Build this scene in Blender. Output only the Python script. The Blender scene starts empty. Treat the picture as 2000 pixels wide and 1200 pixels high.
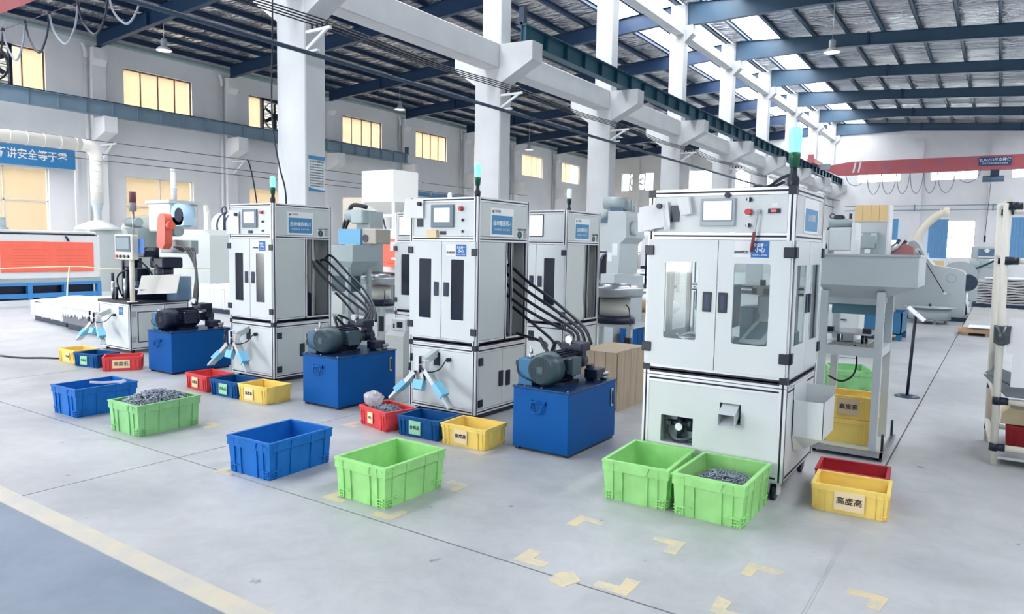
import bpy, math, random
from mathutils import Vector, Matrix
random.seed(7)
SC = bpy.context.scene
COL = SC.collection
PI = math.pi

# ------------------------------------------------------------------ camera
EYE = 1.6
F_PX, YAW, PITCH, ROLL = 1402.37, 0.594939, 0.0826915, 0.0187595
cy, sy, cp, sp = math.cos(YAW), math.sin(YAW), math.cos(PITCH), math.sin(PITCH)
fwd = Vector((-sy*cp, cy*cp, -sp)); r0 = Vector((cy, sy, 0)); u0 = r0.cross(fwd)
rgt = r0*math.cos(ROLL) + u0*math.sin(ROLL); upv = -r0*math.sin(ROLL) + u0*math.cos(ROLL)
camd = bpy.data.cameras.new('camera'); cam = bpy.data.objects.new('camera', camd); COL.objects.link(cam)
camd.sensor_width = 36.0; camd.lens = F_PX/2000*36.0; camd.clip_end = 300
m = Matrix.Identity(4)
for i in range(3):
    m[i][0] = rgt[i]; m[i][1] = upv[i]; m[i][2] = -fwd[i]
m.translation = (0, 0, EYE)
cam.matrix_world = m
SC.camera = cam

# ------------------------------------------------------------------ sky and exposure
world = bpy.data.worlds.new('overcast_sky'); SC.world = world; world.use_nodes = True
bg = world.node_tree.nodes['Background']
bg.inputs['Color'].default_value = (1.0, 1.0, 1.0, 1)
bg.inputs['Strength'].default_value = 18.0
SC.view_settings.view_transform = 'Standard'; SC.view_settings.look = 'None'
SC.view_settings.exposure = -0.36; SC.view_settings.gamma = 1.0
SC.view_settings.use_curve_mapping = False
SC.cycles.max_bounces = 7; SC.cycles.diffuse_bounces = 4; SC.cycles.glossy_bounces = 3
SC.cycles.transparent_max_bounces = 8; SC.cycles.transmission_bounces = 4
SC.cycles.caustics_reflective = False; SC.cycles.caustics_refractive = False
SC.cycles.sample_clamp_indirect = 6.0
SC.cycles.use_denoising = True

def portal(loc, rot, sx, sy_):
    d = bpy.data.lights.new('daylight_portal', 'AREA'); d.shape = 'RECTANGLE'; d.size = sx; d.size_y = sy_
    d.cycles.is_portal = True
    o = bpy.data.objects.new('daylight_portal', d); COL.objects.link(o); o.location = loc; o.rotation_euler = rot
portal((-24.75, -6.4, 2.5), (PI/2, 0, 0), 9.5, 5.0)          # unseen open goods door behind the camera, sized for its light
portal((-7.7, -6.4, 2.1), (PI/2, 0, 0), 3.8, 4.2)  # second unseen doorway, added for front light on the machines
portal((-30.9, 28.0, 5.0), (0, -PI/2, 0), 8.0, 54.0)            # side-wall windows
portal((-23.5, 2.0, 10.7), (0, 0, 0), 9.0, 17.0)
portal((-12.3, 25.0, 11.6), (0, 0, 0), 3.2, 62.0)
portal((-8.7, 25.0, 11.6), (0, 0, 0), 2.6, 62.0)
portal((4.5, 25.0, 10.7), (0, 0, 0), 2.6, 62.0)

# ------------------------------------------------------------------ materials
def lin(c):
    if isinstance(c, str):
        c = [int(c[i:i+2], 16)/255 for i in (0, 2, 4)]
    return tuple(((v/12.92) if v <= 0.04045 else ((v+0.055)/1.055)**2.4) for v in c) + (1.0,)
MATS = {}
def mat(name, col, rough=0.5, metal=0.0, var=0.0, vscale=3.0, bump=0.0, bscale=30.0, spec=0.5, emit=0.0, ecol=None, stretch=None, coat=0.0):
    if name in MATS: return MATS[name]
    M = bpy.data.materials.new(name); M.use_nodes = True
    nt = M.node_tree; b = nt.nodes['Principled BSDF']
    b.inputs['Base Color'].default_value = lin(col); b.inputs['Roughness'].default_value = rough
    b.inputs['Metallic'].default_value = metal; b.inputs['Specular IOR Level'].default_value = spec
    if coat: b.inputs['Coat Weight'].default_value = coat
    if emit:
        b.inputs['Emission Color'].default_value = lin(ecol or col); b.inputs['Emission Strength'].default_value = emit
    if var or bump:
        tc = nt.nodes.new('ShaderNodeTexCoord'); src = tc.outputs['Object']
        if stretch:
            mp = nt.nodes.new('ShaderNodeMapping'); mp.inputs['Scale'].default_value = stretch
            nt.links.new(src, mp.inputs['Vector']); src = mp.outputs['Vector']
    if var:
        n = nt.nodes.new('ShaderNodeTexNoise'); n.inputs['Scale'].default_value = vscale; n.inputs['Detail'].default_value = 5
        nt.links.new(src, n.inputs['Vector'])
        mr = nt.nodes.new('ShaderNodeMapRange'); mr.inputs['From Min'].default_value = 0.3; mr.inputs['From Max'].default_value = 0.7
        mr.inputs['To Min'].default_value = 1-var; mr.inputs['To Max'].default_value = 1+var*0.6
        nt.links.new(n.outputs['Fac'], mr.inputs['Value'])
        mx = nt.nodes.new('ShaderNodeVectorMath'); mx.operation = 'SCALE'
        mx.inputs[0].default_value = lin(col)[:3]
        nt.links.new(mr.outputs['Result'], mx.inputs['Scale']); nt.links.new(mx.outputs['Vector'], b.inputs['Base Color'])
    if bump:
        n2 = nt.nodes.new('ShaderNodeTexNoise'); n2.inputs['Scale'].default_value = bscale; n2.inputs['Detail'].default_value = 6
        nt.links.new(src, n2.inputs['Vector'])
        bp = nt.nodes.new('ShaderNodeBump'); bp.inputs['Strength'].default_value = bump; bp.inputs['Distance'].default_value = 0.02
        nt.links.new(n2.outputs['Fac'], bp.inputs['Height']); nt.links.new(bp.outputs['Normal'], b.inputs['Normal'])
    MATS[name] = M
    return M
def glass_mat(name, tint, gloss=0.08, rough=0.02, diff=0.0, dcol='FFFFFF'):
    M = bpy.data.materials.new(name); M.use_nodes = True; nt = M.node_tree
    for n in list(nt.nodes): nt.nodes.remove(n)
    out = nt.nodes.new('ShaderNodeOutputMaterial'); t = nt.nodes.new('ShaderNodeBsdfTransparent'); t.inputs['Color'].default_value = lin(tint)
    g = nt.nodes.new('ShaderNodeBsdfGlossy'); g.inputs['Roughness'].default_value = rough
    mx = nt.nodes.new('ShaderNodeMixShader'); mx.inputs['Fac'].default_value = gloss
    nt.links.new(t.outputs[0], mx.inputs[1]); nt.links.new(g.outputs[0], mx.inputs[2]); last = mx
    if diff:
        d = nt.nodes.new('ShaderNodeBsdfTranslucent'); d.inputs['Color'].default_value = lin(dcol)
        d2 = nt.nodes.new('ShaderNodeBsdfDiffuse'); d2.inputs['Color'].default_value = lin(dcol)
        m1 = nt.nodes.new('ShaderNodeMixShader'); m1.inputs['Fac'].default_value = 0.5
        nt.links.new(d.outputs[0], m1.inputs[1]); nt.links.new(d2.outputs[0], m1.inputs[2])
        m2 = nt.nodes.new('ShaderNodeMixShader'); m2.inputs['Fac'].default_value = diff
        nt.links.new(mx.outputs[0], m2.inputs[1]); nt.links.new(m1.outputs[0], m2.inputs[2]); last = m2
    nt.links.new(last.outputs[0], out.inputs['Surface'])
    MATS[name] = M
    return M

WALLW = mat('wall_paint', 'F5F6F8', 0.85, var=0.05, vscale=0.8, bump=0.15, bscale=6)
COLW = mat('column_paint', 'D0D3D5', 0.8, var=0.06, vscale=1.5, bump=0.15, bscale=8)
NAVYST = mat('navy_steel', '1E3C5E', 0.45, 0.0, var=0.12, vscale=1.2)
NAVYST_LIT = mat('navy_steel_lit', '3B5870', 0.42, 0.0, var=0.1, vscale=1.2)  # lighter copy of the navy steel, light on the right-hand steel put into its colour
TEALST = mat('teal_steel', '235468', 0.4, 0.0, var=0.12, vscale=1.5)
GREYBL = mat('grey_blue_steel', '7F97A8', 0.5, var=0.1, vscale=1.0)
WHITE = mat('white_paint', 'EDEFF1', 0.45)
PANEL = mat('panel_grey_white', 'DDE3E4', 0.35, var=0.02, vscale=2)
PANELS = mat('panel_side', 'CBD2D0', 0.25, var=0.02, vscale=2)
ALU = mat('aluminium_profile', 'E6E8EC', 0.32, 0.35)
SLOT = mat('dark_slot', '0B1526', 0.5)
BLACK = mat('navy_black_plastic', '0E1A2E', 0.4)
RUBBER = mat('black_rubber_hose', '0A1222', 0.45)
TANKB = mat('tank_blue', '07559E', 0.45, spec=0.15, var=0.06, vscale=4)
MOTG = mat('motor_grey_green', '3E5560', 0.35, var=0.1, vscale=8)
MOTD = mat('motor_dark', '101C38', 0.4)
STEEL = mat('bare_steel', 'B9BEC2', 0.28, 0.9, var=0.08, vscale=10)
DSTEEL = mat('dark_steel', '39475A', 0.4, 0.6, var=0.1, vscale=10)
SHEETG = mat('sheet_grey', 'C3CCCF', 0.32, 0.0, var=0.04, vscale=3)
SHEETD = mat('sheet_grey_green', '9FAEB0', 0.35, var=0.05, vscale=3)
PAPER = mat('paper', 'F2F3F5', 0.8)
CREAM = mat('cream_paper', 'F0D9B0', 0.8)
MINT = mat('mint_paper', '9FDCB4', 0.8)
INK = mat('ink_black', '1A1C22', 0.7)
SIGNB = mat('sign_blue', '3F86B5', 0.4)
SIGNW = mat('sign_white', 'F4F6F6', 0.4)
LBLUE = mat('label_blue', '1F66B0', 0.5)
PADB = mat('pad_light_blue', '7CC4E4', 0.6)
ORANGE = mat('coral_orange', 'F5705A', 0.45, var=0.04, vscale=6)
DARKPANE = mat('dark_window_pane', '071428', 0.12, spec=0.6)
SCREENW = mat('screen_lit', 'E6EDF2', 0.3, emit=0.55, ecol='E6EDF2')
SCREENG = mat('screen_grey', '88979C', 0.2, emit=0.12, ecol='9AA9AE')
BEZEL = mat('hmi_bezel', '6F7F8C', 0.4)
BEZELL = mat('hmi_bezel_light', 'AAB4B8', 0.4)
RED = mat('button_red', 'C73A3C', 0.4)
CRANER = mat('crane_red', 'BC6268', 0.5, var=0.08, vscale=1.5)
GREENL = mat('lamp_green_lit', '7FF0CE', 0.3, emit=1.1, ecol='8CF2D2')
GREEND = mat('lamp_green_dark', '0E5A40', 0.3)
LAMPW = mat('lamp_clear', 'DCEDE6', 0.3, emit=0.3, ecol='E0F2EA')
CBLUE = mat('crate_blue', '1A6CBE', 0.42, spec=0.2, var=0.12, vscale=9)
CBLUED = mat('crate_blue_deep', '10528F', 0.42, spec=0.2, var=0.08, vscale=9)
CGREEN = mat('crate_green', 'A2E08E', 0.5, spec=0.2, var=0.14, vscale=7)
CGREEN2 = mat('crate_green_dusty', '8FC98C', 0.55, spec=0.2, var=0.16, vscale=6)
CYEL = mat('crate_yellow', 'F6D878', 0.5, spec=0.2, var=0.06, vscale=8)
CRED = mat('crate_red', 'DC4C50', 0.45, spec=0.2, var=0.08, vscale=8)
CREDD = mat('crate_dark_red', 'B5343E', 0.45, spec=0.2, var=0.08, vscale=8)
RINGM = mat('ring_steel', '98A2B0', 0.28, 0.8, var=0.45, vscale=30)
WOOD = mat('plywood', 'B2A18B', 0.7, var=0.15, vscale=3, stretch=(12, 12, 1))
CARD = mat('cardboard', 'C29B78', 0.8, var=0.1, vscale=5)
PLASTW = mat('white_plastic_film', 'DADDE0', 0.3, var=0.05, vscale=5, bump=0.5, bscale=9)
SKYPAN = glass_mat('skylight_panel', 'FAFCFF', 0.04, 0.2, 0.35)
GLASS = glass_mat('clear_glass', 'F2F8FA', 0.10, 0.02)
ACRYL = glass_mat('clear_acrylic', 'F6FAFA', 0.05, 0.03, 0.03)
BEIGEP = glass_mat('beige_film_pane', 'F2E8D8', 0.05, 0.1, 0.25, 'F3E8D4')

# ------------------------------------------------------------------ mesh helpers
class MB:
    def __init__(s): s.v = []; s.f = []; s.sm = []
    def add(s, vs, fs, smooth=False):
        o = len(s.v); s.v += [tuple(p) for p in vs]
        for f in fs: s.f.append(tuple(i+o for i in f)); s.sm.append(smooth)
        return s
    def box(s, x0, x1, y0, y1, z0, z1, b=0.0):
        if x0 > x1: x0, x1 = x1, x0
        if y0 > y1: y0, y1 = y1, y0
        if z0 > z1: z0, z1 = z1, z0
        b = min(b, (x1-x0)*.45, (y1-y0)*.45, (z1-z0)*.45)
        if b <= 0:
            vs = [(x, y, z) for x in (x0, x1) for y in (y0, y1) for z in (z0, z1)]
            return s.add(vs, [(0,1,3,2),(4,6,7,5),(0,4,5,1),(2,3,7,6),(0,2,6,4),(1,5,7,3)])
        X = (x0, x1); Y = (y0, y1); Z = (z0, z1); vs = []; idx = {}
        for i in (0, 1):
            for j in (0, 1):
                for k in (0, 1):
                    sx, sy_, sz = (1, -1)[i], (1, -1)[j], (1, -1)[k]
                    for ax in range(3):
                        idx[(i, j, k, ax)] = len(vs)
                        p = [X[i]+sx*b, Y[j]+sy_*b, Z[k]+sz*b]; p[ax] = (X[i], Y[j], Z[k])[ax]; vs.append(tuple(p))
        g = lambda i, j, k, ax: idx[(i, j, k, ax)]
        fs = []
        for i in (0, 1): fs.append([g(i,0,0,0), g(i,1,0,0), g(i,1,1,0), g(i,0,1,0)][::(1 if i else -1)])
        for j in (0, 1): fs.append([g(0,j,0,1), g(1,j,0,1), g(1,j,1,1), g(0,j,1,1)][::(-1 if j else 1)])
        for k in (0, 1): fs.append([g(0,0,k,2), g(1,0,k,2), g(1,1,k,2), g(0,1,k,2)][::(1 if k else -1)])
        for j in (0, 1):
            for k in (0, 1): fs.append((g(0,j,k,1), g(1,j,k,1), g(1,j,k,2), g(0,j,k,2)))
        for i in (0, 1):
            for k in (0, 1): fs.append((g(i,0,k,0), g(i,1,k,0), g(i,1,k,2), g(i,0,k,2)))
        for i in (0, 1):
            for j in (0, 1): fs.append((g(i,j,0,0), g(i,j,1,0), g(i,j,1,1), g(i,j,0,1)))
        for i in (0, 1):
            for j in (0, 1):
                for k in (0, 1): fs.append((g(i,j,k,0), g(i,j,k,1), g(i,j,k,2)))
        return s.add(vs, fs)
    def cyl(s, p0, p1, r, r1=None, n=16, cap=True, smooth=True):
        p0 = Vector(p0); p1 = Vector(p1); r1 = r if r1 is None else r1
        d = (p1-p0).normalized(); a = Vector((0,0,1)) if abs(d.z) < .9 else Vector((1,0,0))
        u = d.cross(a).normalized(); w = d.cross(u); vs = []
        for P, R in ((p0, r), (p1, r1)):
            for i in range(n):
                t = 2*PI*i/n; vs.append(P+u*(R*math.cos(t))+w*(R*math.sin(t)))
        s.add(vs, [(i, (i+1) % n, n+(i+1) % n, n+i) for i in range(n)], smooth)
        if cap:
            o = len(s.v)-2*n
            s.f.append(tuple(o+i for i in range(n))[::-1]); s.sm.append(False)
            s.f.append(tuple(o+n+i for i in range(n))); s.sm.append(False)
        return s
    def lathe(s, prof, c=(0,0,0), axis='z', n=20, smooth=True):
        vs = []
        for r, h in prof:
            for i in range(n):
                t = 2*PI*i/n; a, b = r*math.cos(t), r*math.sin(t)
                p = {'z': (a, b, h), 'x': (h, a, b), 'y': (a, h, b)}[axis]
                vs.append((c[0]+p[0], c[1]+p[1], c[2]+p[2]))
        fs = []
        for k in range(len(prof)-1):
            for i in range(n):
                j = (i+1) % n; fs.append((k*n+i, k*n+j, (k+1)*n+j, (k+1)*n+i))
        return s.add(vs, fs, smooth)
    def tube(s, pts, r, n=8, smooth_path=True, sub=6):
        P = [Vector(p) for p in pts]
        if smooth_path and len(P) > 2:
            Q = []
            for i in range(len(P)-1):
                a = P[max(i-1, 0)]; b = P[i]; c = P[i+1]; d = P[min(i+2, len(P)-1)]
                for k in range(sub):
                    t = k/sub
                    Q.append(0.5*((2*b)+(c-a)*t+(2*a-5*b+4*c-d)*t*t+(3*b-a-3*c+d)*t**3))
            Q.append(P[-1]); P = Q
        T = []
        for i in range(len(P)):
            d = P[min(i+1, len(P)-1)]-P[max(i-1, 0)]
            T.append(d.normalized() if d.length > 1e-9 else Vector((0,0,1)))
        a = Vector((0,0,1)) if abs(T[0].z) < .9 else Vector((1,0,0))
        u = T[0].cross(a).normalized(); vs = []
        for p, t in zip(P, T):
            u = (u-t*u.dot(t)).normalized(); w = t.cross(u)
            for i in range(n):
                q = 2*PI*i/n; vs.append(p+u*(r*math.cos(q))+w*(r*math.sin(q)))
        fs = [(k*n+i, k*n+(i+1) % n, (k+1)*n+(i+1) % n, (k+1)*n+i) for k in range(len(P)-1) for i in range(n)]
        s.add(vs, fs, True)
        o = len(s.v)-len(vs)
        s.f.append(tuple(o+i for i in range(n))); s.sm.append(False)
        s.f.append(tuple(o+len(vs)-n+i for i in range(n))[::-1]); s.sm.append(False)
        return s
    def prism(s, poly, ax, a0, a1):
        n = len(poly); vs = []
        for a in (a0, a1):
            for p, q in poly:
                vs.append({'x': (a, p, q), 'y': (p, a, q), 'z': (p, q, a)}[ax])
        return s.add(vs, [(i, (i+1) % n, n+(i+1) % n, n+i) for i in range(n)]+[tuple(range(n))[::-1], tuple(range(n, 2*n))])
    def loft(s, rings, smooth=False, cap=True):
        n = len(rings[0]); vs = [p for r in rings for p in r]
        fs = [(k*n+i, k*n+(i+1) % n, (k+1)*n+(i+1) % n, (k+1)*n+i) for k in range(len(rings)-1) for i in range(n)]
        s.add(vs, fs, smooth)
        if cap:
            o = len(s.v)-len(vs)
            s.f.append(tuple(o+i for i in range(n))[::-1]); s.sm.append(False)
            s.f.append(tuple(o+len(vs)-n+i for i in range(n))); s.sm.append(False)
        return s
    def torus(s, c, R, r, nrm=(0,0,1), n=12, k=5):
        d = Vector(nrm).normalized(); a = Vector((0,0,1)) if abs(d.z) < .9 else Vector((1,0,0))
        u = d.cross(a).normalized(); w = d.cross(u); c = Vector(c); vs = []
        for i in range(n):
            t = 2*PI*i/n; e = u*math.cos(t)+w*math.sin(t)
            for j in range(k):
                q = 2*PI*j/k; vs.append(c+e*(R+r*math.cos(q))+d*(r*math.sin(q)))
        return s.add(vs, [(i*k+j, ((i+1) % n)*k+j, ((i+1) % n)*k+(j+1) % k, i*k+(j+1) % k) for i in range(n) for j in range(k)], True)
    def xform(s, M, start=0):
        for i in range(start, len(s.v)): s.v[i] = tuple(M @ Vector(s.v[i]))
        return s
    def mesh(s, name):
        me = bpy.data.meshes.new(name); me.from_pydata(s.v, [], s.f)
        me.polygons.foreach_set('use_smooth', s.sm); me.update()
        return me
def recalc(me):
    import bmesh
    b = bmesh.new(); b.from_mesh(me); bmesh.ops.recalc_face_normals(b, faces=b.faces); b.to_mesh(me); b.free()
def part(name, mb, material, parent=None, loc=None, rot=None, label=None):
    me = mb.mesh(name) if isinstance(mb, MB) else mb
    if isinstance(mb, MB): recalc(me)
    if not me.materials: me.materials.append(material)
    o = bpy.data.objects.new(name, me); COL.objects.link(o)
    if parent: o.parent = parent
    if loc: o.location = loc
    if rot: o.rotation_euler = rot
    if label: o['label'] = label
    return o
def tag(o, label, cat, group=None, kind=None):
    o['label'] = label; o['category'] = cat
    if group: o['group'] = group
    if kind: o['kind'] = kind
    return o
def thing(name, label, cat, loc=(0,0,0), rz=0.0, group=None):
    o = bpy.data.objects.new(name, None); COL.objects.link(o); o.location = loc; o.rotation_euler = (0, 0, rz)
    o.empty_display_size = 0.1
    return tag(o, label, cat, group)
def struct(name, mb, material, parent=None, label=None):
    o = part(name, mb, material, parent)
    if not parent: o['kind'] = 'structure'
    if label: o['label'] = label
    return o
def B(*a, b=0.0): return MB().box(*a, b=b)
def text(body, size, loc, rot, material, parent, name='lettering', align='CENTER', bold=0.0, sx=1.0):
    c = bpy.data.curves.new(name, 'FONT'); c.body = body; c.size = size; c.align_x = align; c.align_y = 'CENTER'
    c.extrude = 0.0006; c.offset = bold; c.resolution_u = 3
    c.materials.append(material)
    o = bpy.data.objects.new(name, c); COL.objects.link(o)
    if parent: o.parent = parent
    o.location = loc; o.rotation_euler = rot; o.scale = (sx, 1, 1)
    return o
FRONT = (PI/2, 0, 0)            # text facing -Y
SIDE = (PI/2, 0, PI/2)          # text facing +X
def clone(o, parent=None, loc=None, rz=None):
    c = o.copy(); COL.objects.link(c)
    if parent: c.parent = parent
    if loc: c.location = loc
    if rz is not None: c.rotation_euler = (0, 0, rz)
    for ch in list(o.children): clone(ch, c)
    return c
# ================================================================== the setting
RX = -10.4                                   # ridge / middle column line
XL, XR, YB, YE = -30.5, 10.0, -6.5, 57.0
def zr(x): return 10.98 - (0.061 if x < RX else 0.074)*abs(x-RX)
CY = [8.92+6*k for k in range(-2, 9)]        # column centre lines along the hall

# ---- floor: cast slabs with open joints, painted marks
def concrete():
    M = mat('concrete_floor', 'B9BFC4', 0.42)
    nt = M.node_tree; b = nt.nodes['Principled BSDF']; N = nt.nodes.new; L = nt.links.new
    tc = N('ShaderNodeTexCoord')
    def noise(sc, det, rough=0.6, dist=0.0):
        n = N('ShaderNodeTexNoise'); n.inputs['Scale'].default_value = sc; n.inputs['Detail'].default_value = det
        n.inputs['Roughness'].default_value = rough; n.inputs['Distortion'].default_value = dist
        L(tc.outputs['Object'], n.inputs['Vector']); return n
    r1 = N('ShaderNodeValToRGB'); n1 = noise(0.55, 8, 0.65, 0.4); L(n1.outputs['Fac'], r1.inputs['Fac'])
    r1.color_ramp.elements[0].position = 0.32; r1.color_ramp.elements[0].color = lin('A2A6AA')
    r1.color_ramp.elements[1].position = 0.68; r1.color_ramp.elements[1].color = lin('C6C8CA')
    e = r1.color_ramp.elements.new(0.5); e.color = lin('B6B9BC')
    r2 = N('ShaderNodeValToRGB'); n2 = noise(3.5, 8, 0.7, 1.2); L(n2.outputs['Fac'], r2.inputs['Fac'])
    r2.color_ramp.elements[0].position = 0.34; r2.color_ramp.elements[0].color = (0.88, 0.88, 0.875, 1)
    r2.color_ramp.elements[1].position = 0.66; r2.color_ramp.elements[1].color = (1.04, 1.04, 1.04, 1)
    mx = N('ShaderNodeMix'); mx.data_type = 'RGBA'; mx.blend_type = 'MULTIPLY'; mx.inputs['Factor'].default_value = 1.0
    L(r1.outputs['Color'], mx.inputs[6]); L(r2.outputs['Color'], mx.inputs[7])
    r3 = N('ShaderNodeValToRGB'); n3 = noise(9.0, 3, 0.5); L(n3.outputs['Fac'], r3.inputs['Fac'])
    r3.color_ramp.elements[0].position = 0.24; r3.color_ramp.elements[0].color = (0.45, 0.45, 0.45, 1)
    r3.color_ramp.elements[1].position = 0.30; r3.color_ramp.elements[1].color = (1, 1, 1, 1)
    m2 = N('ShaderNodeMix'); m2.data_type = 'RGBA'; m2.blend_type = 'MULTIPLY'; m2.inputs['Factor'].default_value = 1.0
    L(mx.outputs[2], m2.inputs[6]); L(r3.outputs['Color'], m2.inputs[7])
    L(m2.outputs[2], b.inputs['Base Color'])
    mr = N('ShaderNodeMapRange'); mr.inputs['To Min'].default_value = 0.30; mr.inputs['To Max'].default_value = 0.55
    L(n2.outputs['Fac'], mr.inputs['Value']); L(mr.outputs['Result'], b.inputs['Roughness'])
    bp = N('ShaderNodeBump'); bp.inputs['Strength'].default_value = 0.12; bp.inputs['Distance'].default_value = 0.01
    n4 = noise(14, 6, 0.7); L(n4.outputs['Fac'], bp.inputs['Height']); L(bp.outputs['Normal'], b.inputs['Normal'])
    return M
CONC = concrete()
def worn_paint(name, col, under, lo, hi, sc=5.0):
    M = mat(name, col, 0.55); nt = M.node_tree; b = nt.nodes['Principled BSDF']
    tc = nt.nodes.new('ShaderNodeTexCoord'); n = nt.nodes.new('ShaderNodeTexNoise'); n.inputs['Scale'].default_value = sc; n.inputs['Detail'].default_value = 8
    n.inputs['Roughness'].default_value = 0.7
    nt.links.new(tc.outputs['Object'], n.inputs['Vector'])
    r = nt.nodes.new('ShaderNodeValToRGB'); r.color_ramp.elements[0].position = lo; r.color_ramp.elements[1].position = hi
    r.color_ramp.elements[0].color = lin(under); r.color_ramp.elements[1].color = lin(col)
    nt.links.new(n.outputs['Fac'], r.inputs['Fac']); nt.links.new(r.outputs['Color'], b.inputs['Base Color'])
    return M
YPAINT = worn_paint('worn_yellow_paint', 'D8C9A2', 'BDBCB2', 0.38, 0.56, 9)
LINEP = worn_paint('faded_line_paint', 'CFC7B2', 'B9BABA', 0.30, 0.6, 3)
WALKP = worn_paint('walkway_blue_grey_paint', '748294', '8491A0', 0.3, 0.7, 2.5)
floor = struct('floor', B(-34, 12, YB-4, YE+.5, -.12, -.022), mat('joint_filler', '4A5058', 0.9), label='grey concrete floor slabs with dark joints')
XJ = [-34, -26.575, -22.25, -17.925, -13.6, -9.275, -4.95, -0.625, 3.7, 8.025, 12]
YJ = [YB-4, -3.06, 2.94, 20.94, 38.94, YE+.5]
for i in range(len(XJ)-1):
    for j in range(len(YJ)-1):
        part('slab', B(XJ[i]+.006, XJ[i+1]-.006, YJ[j]+.006, YJ[j+1]-.006, -.022, 0), CONC, floor)
part('slab', B(-.632, -.618, 2.95, 5.9, -.02, 0), CONC, floor)
part('walkway_paint', B(-33, 11, -6, 1.785, -.004, .0012), WALKP, floor)
part('floor_marking', B(-33, 11, 1.79, 1.91, -.004, .0016), LINEP, floor)
def corner_mark(x, y, dx, dy, l=0.17, w=0.07):
    a = MB(); j = lambda: random.uniform(-.012, .012)
    xs = [0, l*dx, l*dx, w*dx, w*dx, 0]; ys = [0, 0, w*dy, w*dy, l*dy, l*dy]
    a.prism([(x+p+j(), y+q+j()) for p, q in zip(xs, ys)], 'z', -.004, .0016)
    part('floor_marking', a, YPAINT, floor)
for a in [(-1.99, 3.73, 1, -1), (-1.33, 3.71, -1, -1), (-1.97, 2.98, 1, 1), (-1.34, 2.96, -1, 1), (-0.98, 3.68, 1, -1), (-0.34, 3.68, -1, -1), (-0.98, 3.04, 1, 1),
          (-2.85, 3.76, -1, -1), (-2.84, 2.98, -1, 1), (-3.47, 3.0, 1, 1), (-4.46, 2.9, 1, 1), (-4.75, 4.35, 1, 1), (-5.55, 3.72, -1, -1), (-3.2, 4.36, -1, 1)]:
    corner_mark(*a)
part('floor_marking', MB().prism([(-1.72, 2.88), (-1.62, 2.86), (-1.58, 2.97), (-1.66, 3.04), (-1.71, 3.0)], 'z', -.004, .0016), YPAINT, floor)

# ---- concrete columns with crane corbels, tie beams, ridge beam
colproto = None
for k, y in enumerate(CY):
    a = MB(); d = .23
    a.box(-.79, 0, -d, d, 0, 6.56, b=.02)
    a.box(-.6, -.02, -d+.02, d-.02, 6.5, 10.9, b=.02)
    a.prism([(-.02, 5.62), (.9, 6.08), (.9, 6.52), (-.02, 6.55)], 'y', -d+.004, d-.004)
    a.prism([(-.77, 5.62), (-.77, 6.55), (-1.45, 6.52), (-1.45, 6.08)], 'y', -d+.004, d-.004)
    a.prism([(-.01, 9.5), (.28, 9.78), (.28, 10.1), (-.3, 10.1), (-.3, 9.5)], 'y', -d+.04, d-.04)
    if k < len(CY)-1:
        a.box(-.5, -.05, d, 6-d, 5.98, 6.57, b=.02)
        a.box(-.38, -.02, d, 6-d, 9.76, 10.1)
    if colproto is None:
        colproto = part('column', a, COLW); o = colproto
    elif k == len(CY)-1:
        o = part('column', a, COLW)
    else:
        o = colproto.copy(); COL.objects.link(o)
    o.location = (RX, y, 0); o['kind'] = 'structure'
    o['label'] = 'white concrete crane column, number %d along the row from the hall entrance' % (k+1)

# ---- roof: rafters, purlins, foil sheets, skylight sheets
ceil = bpy.data.objects.new('ceiling', None); COL.objects.link(ceil); ceil['kind'] = 'structure'
ceil['label'] = 'silver foil lined pitched roof on dark steel rafters'
def foil():
    M = mat('foil_insulation', 'E6E9EE', 0.26, 0.7); nt = M.node_tree; b = nt.nodes['Principled BSDF']; N = nt.nodes.new; L = nt.links.new
    tc = N('ShaderNodeTexCoord'); mp = N('ShaderNodeMapping'); mp.inputs['Scale'].default_value = (0.9, 2.2, 1); L(tc.outputs['Object'], mp.inputs['Vector'])
    n = N('ShaderNodeTexNoise'); n.inputs['Scale'].default_value = 0.8; n.inputs['Detail'].default_value = 3; n.inputs['Distortion'].default_value = 1.5
    L(mp.outputs['Vector'], n.inputs['Vector'])
    bp = N('ShaderNodeBump'); bp.inputs['Strength'].default_value = 0.9; bp.inputs['Distance'].default_value = 0.45
    L(n.outputs['Fac'], bp.inputs['Height']); L(bp.outputs['Normal'], b.inputs['Normal'])
    return M
FOIL = foil()
def slope_sheet(x0, x1, y0, y1, t=.03, lift=.2):
    return MB().prism([(x0, zr(x0)+lift), (x1, zr(x1)+lift), (x1, zr(x1)+lift+t), (x0, zr(x0)+lift+t)], 'y', y0, y1)
LS, RS = -13.8, -8.45
S2, S3 = 3.2, 5.8                            # unseen skylight strip added over the near aisle for top light
for x0, x1 in ((-30.9, LS), (RS, S2), (S3, 10.4)):
    n = 9; ys = [YB+(YE-YB)*i/n for i in range(n+1)]
    if x0 < -30:                                                       # unseen skylights added over the side aisle to brighten its wall
        part('roof_sheet', slope_sheet(x0, -28.0, YB, 10.5), FOIL, ceil); part('roof_sheet', slope_sheet(-19.0, x1, YB, 10.5), FOIL, ceil)
        for i in range(6): part('skylight_sheet', slope_sheet(-28.0+1.5*i, -26.5+1.5*i-.02, YB, 10.5, .01), SKYPAN, ceil)
        ys = [10.5+(YE-10.5)*i/n for i in range(n+1)]
    for i in range(n): part('roof_sheet', slope_sheet(x0, x1, ys[i], ys[i+1]), FOIL, ceil)
for x0, x1 in ((LS, -10.75), (-10.05, RS), (S2, S3)):
    ys = [YB+6*i for i in range(11)]+[YE]
    for i in range(len(ys)-1): part('skylight_sheet', slope_sheet(x0, x1, ys[i]+.03, ys[i+1]-.03, .01), SKYPAN, ceil)
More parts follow.
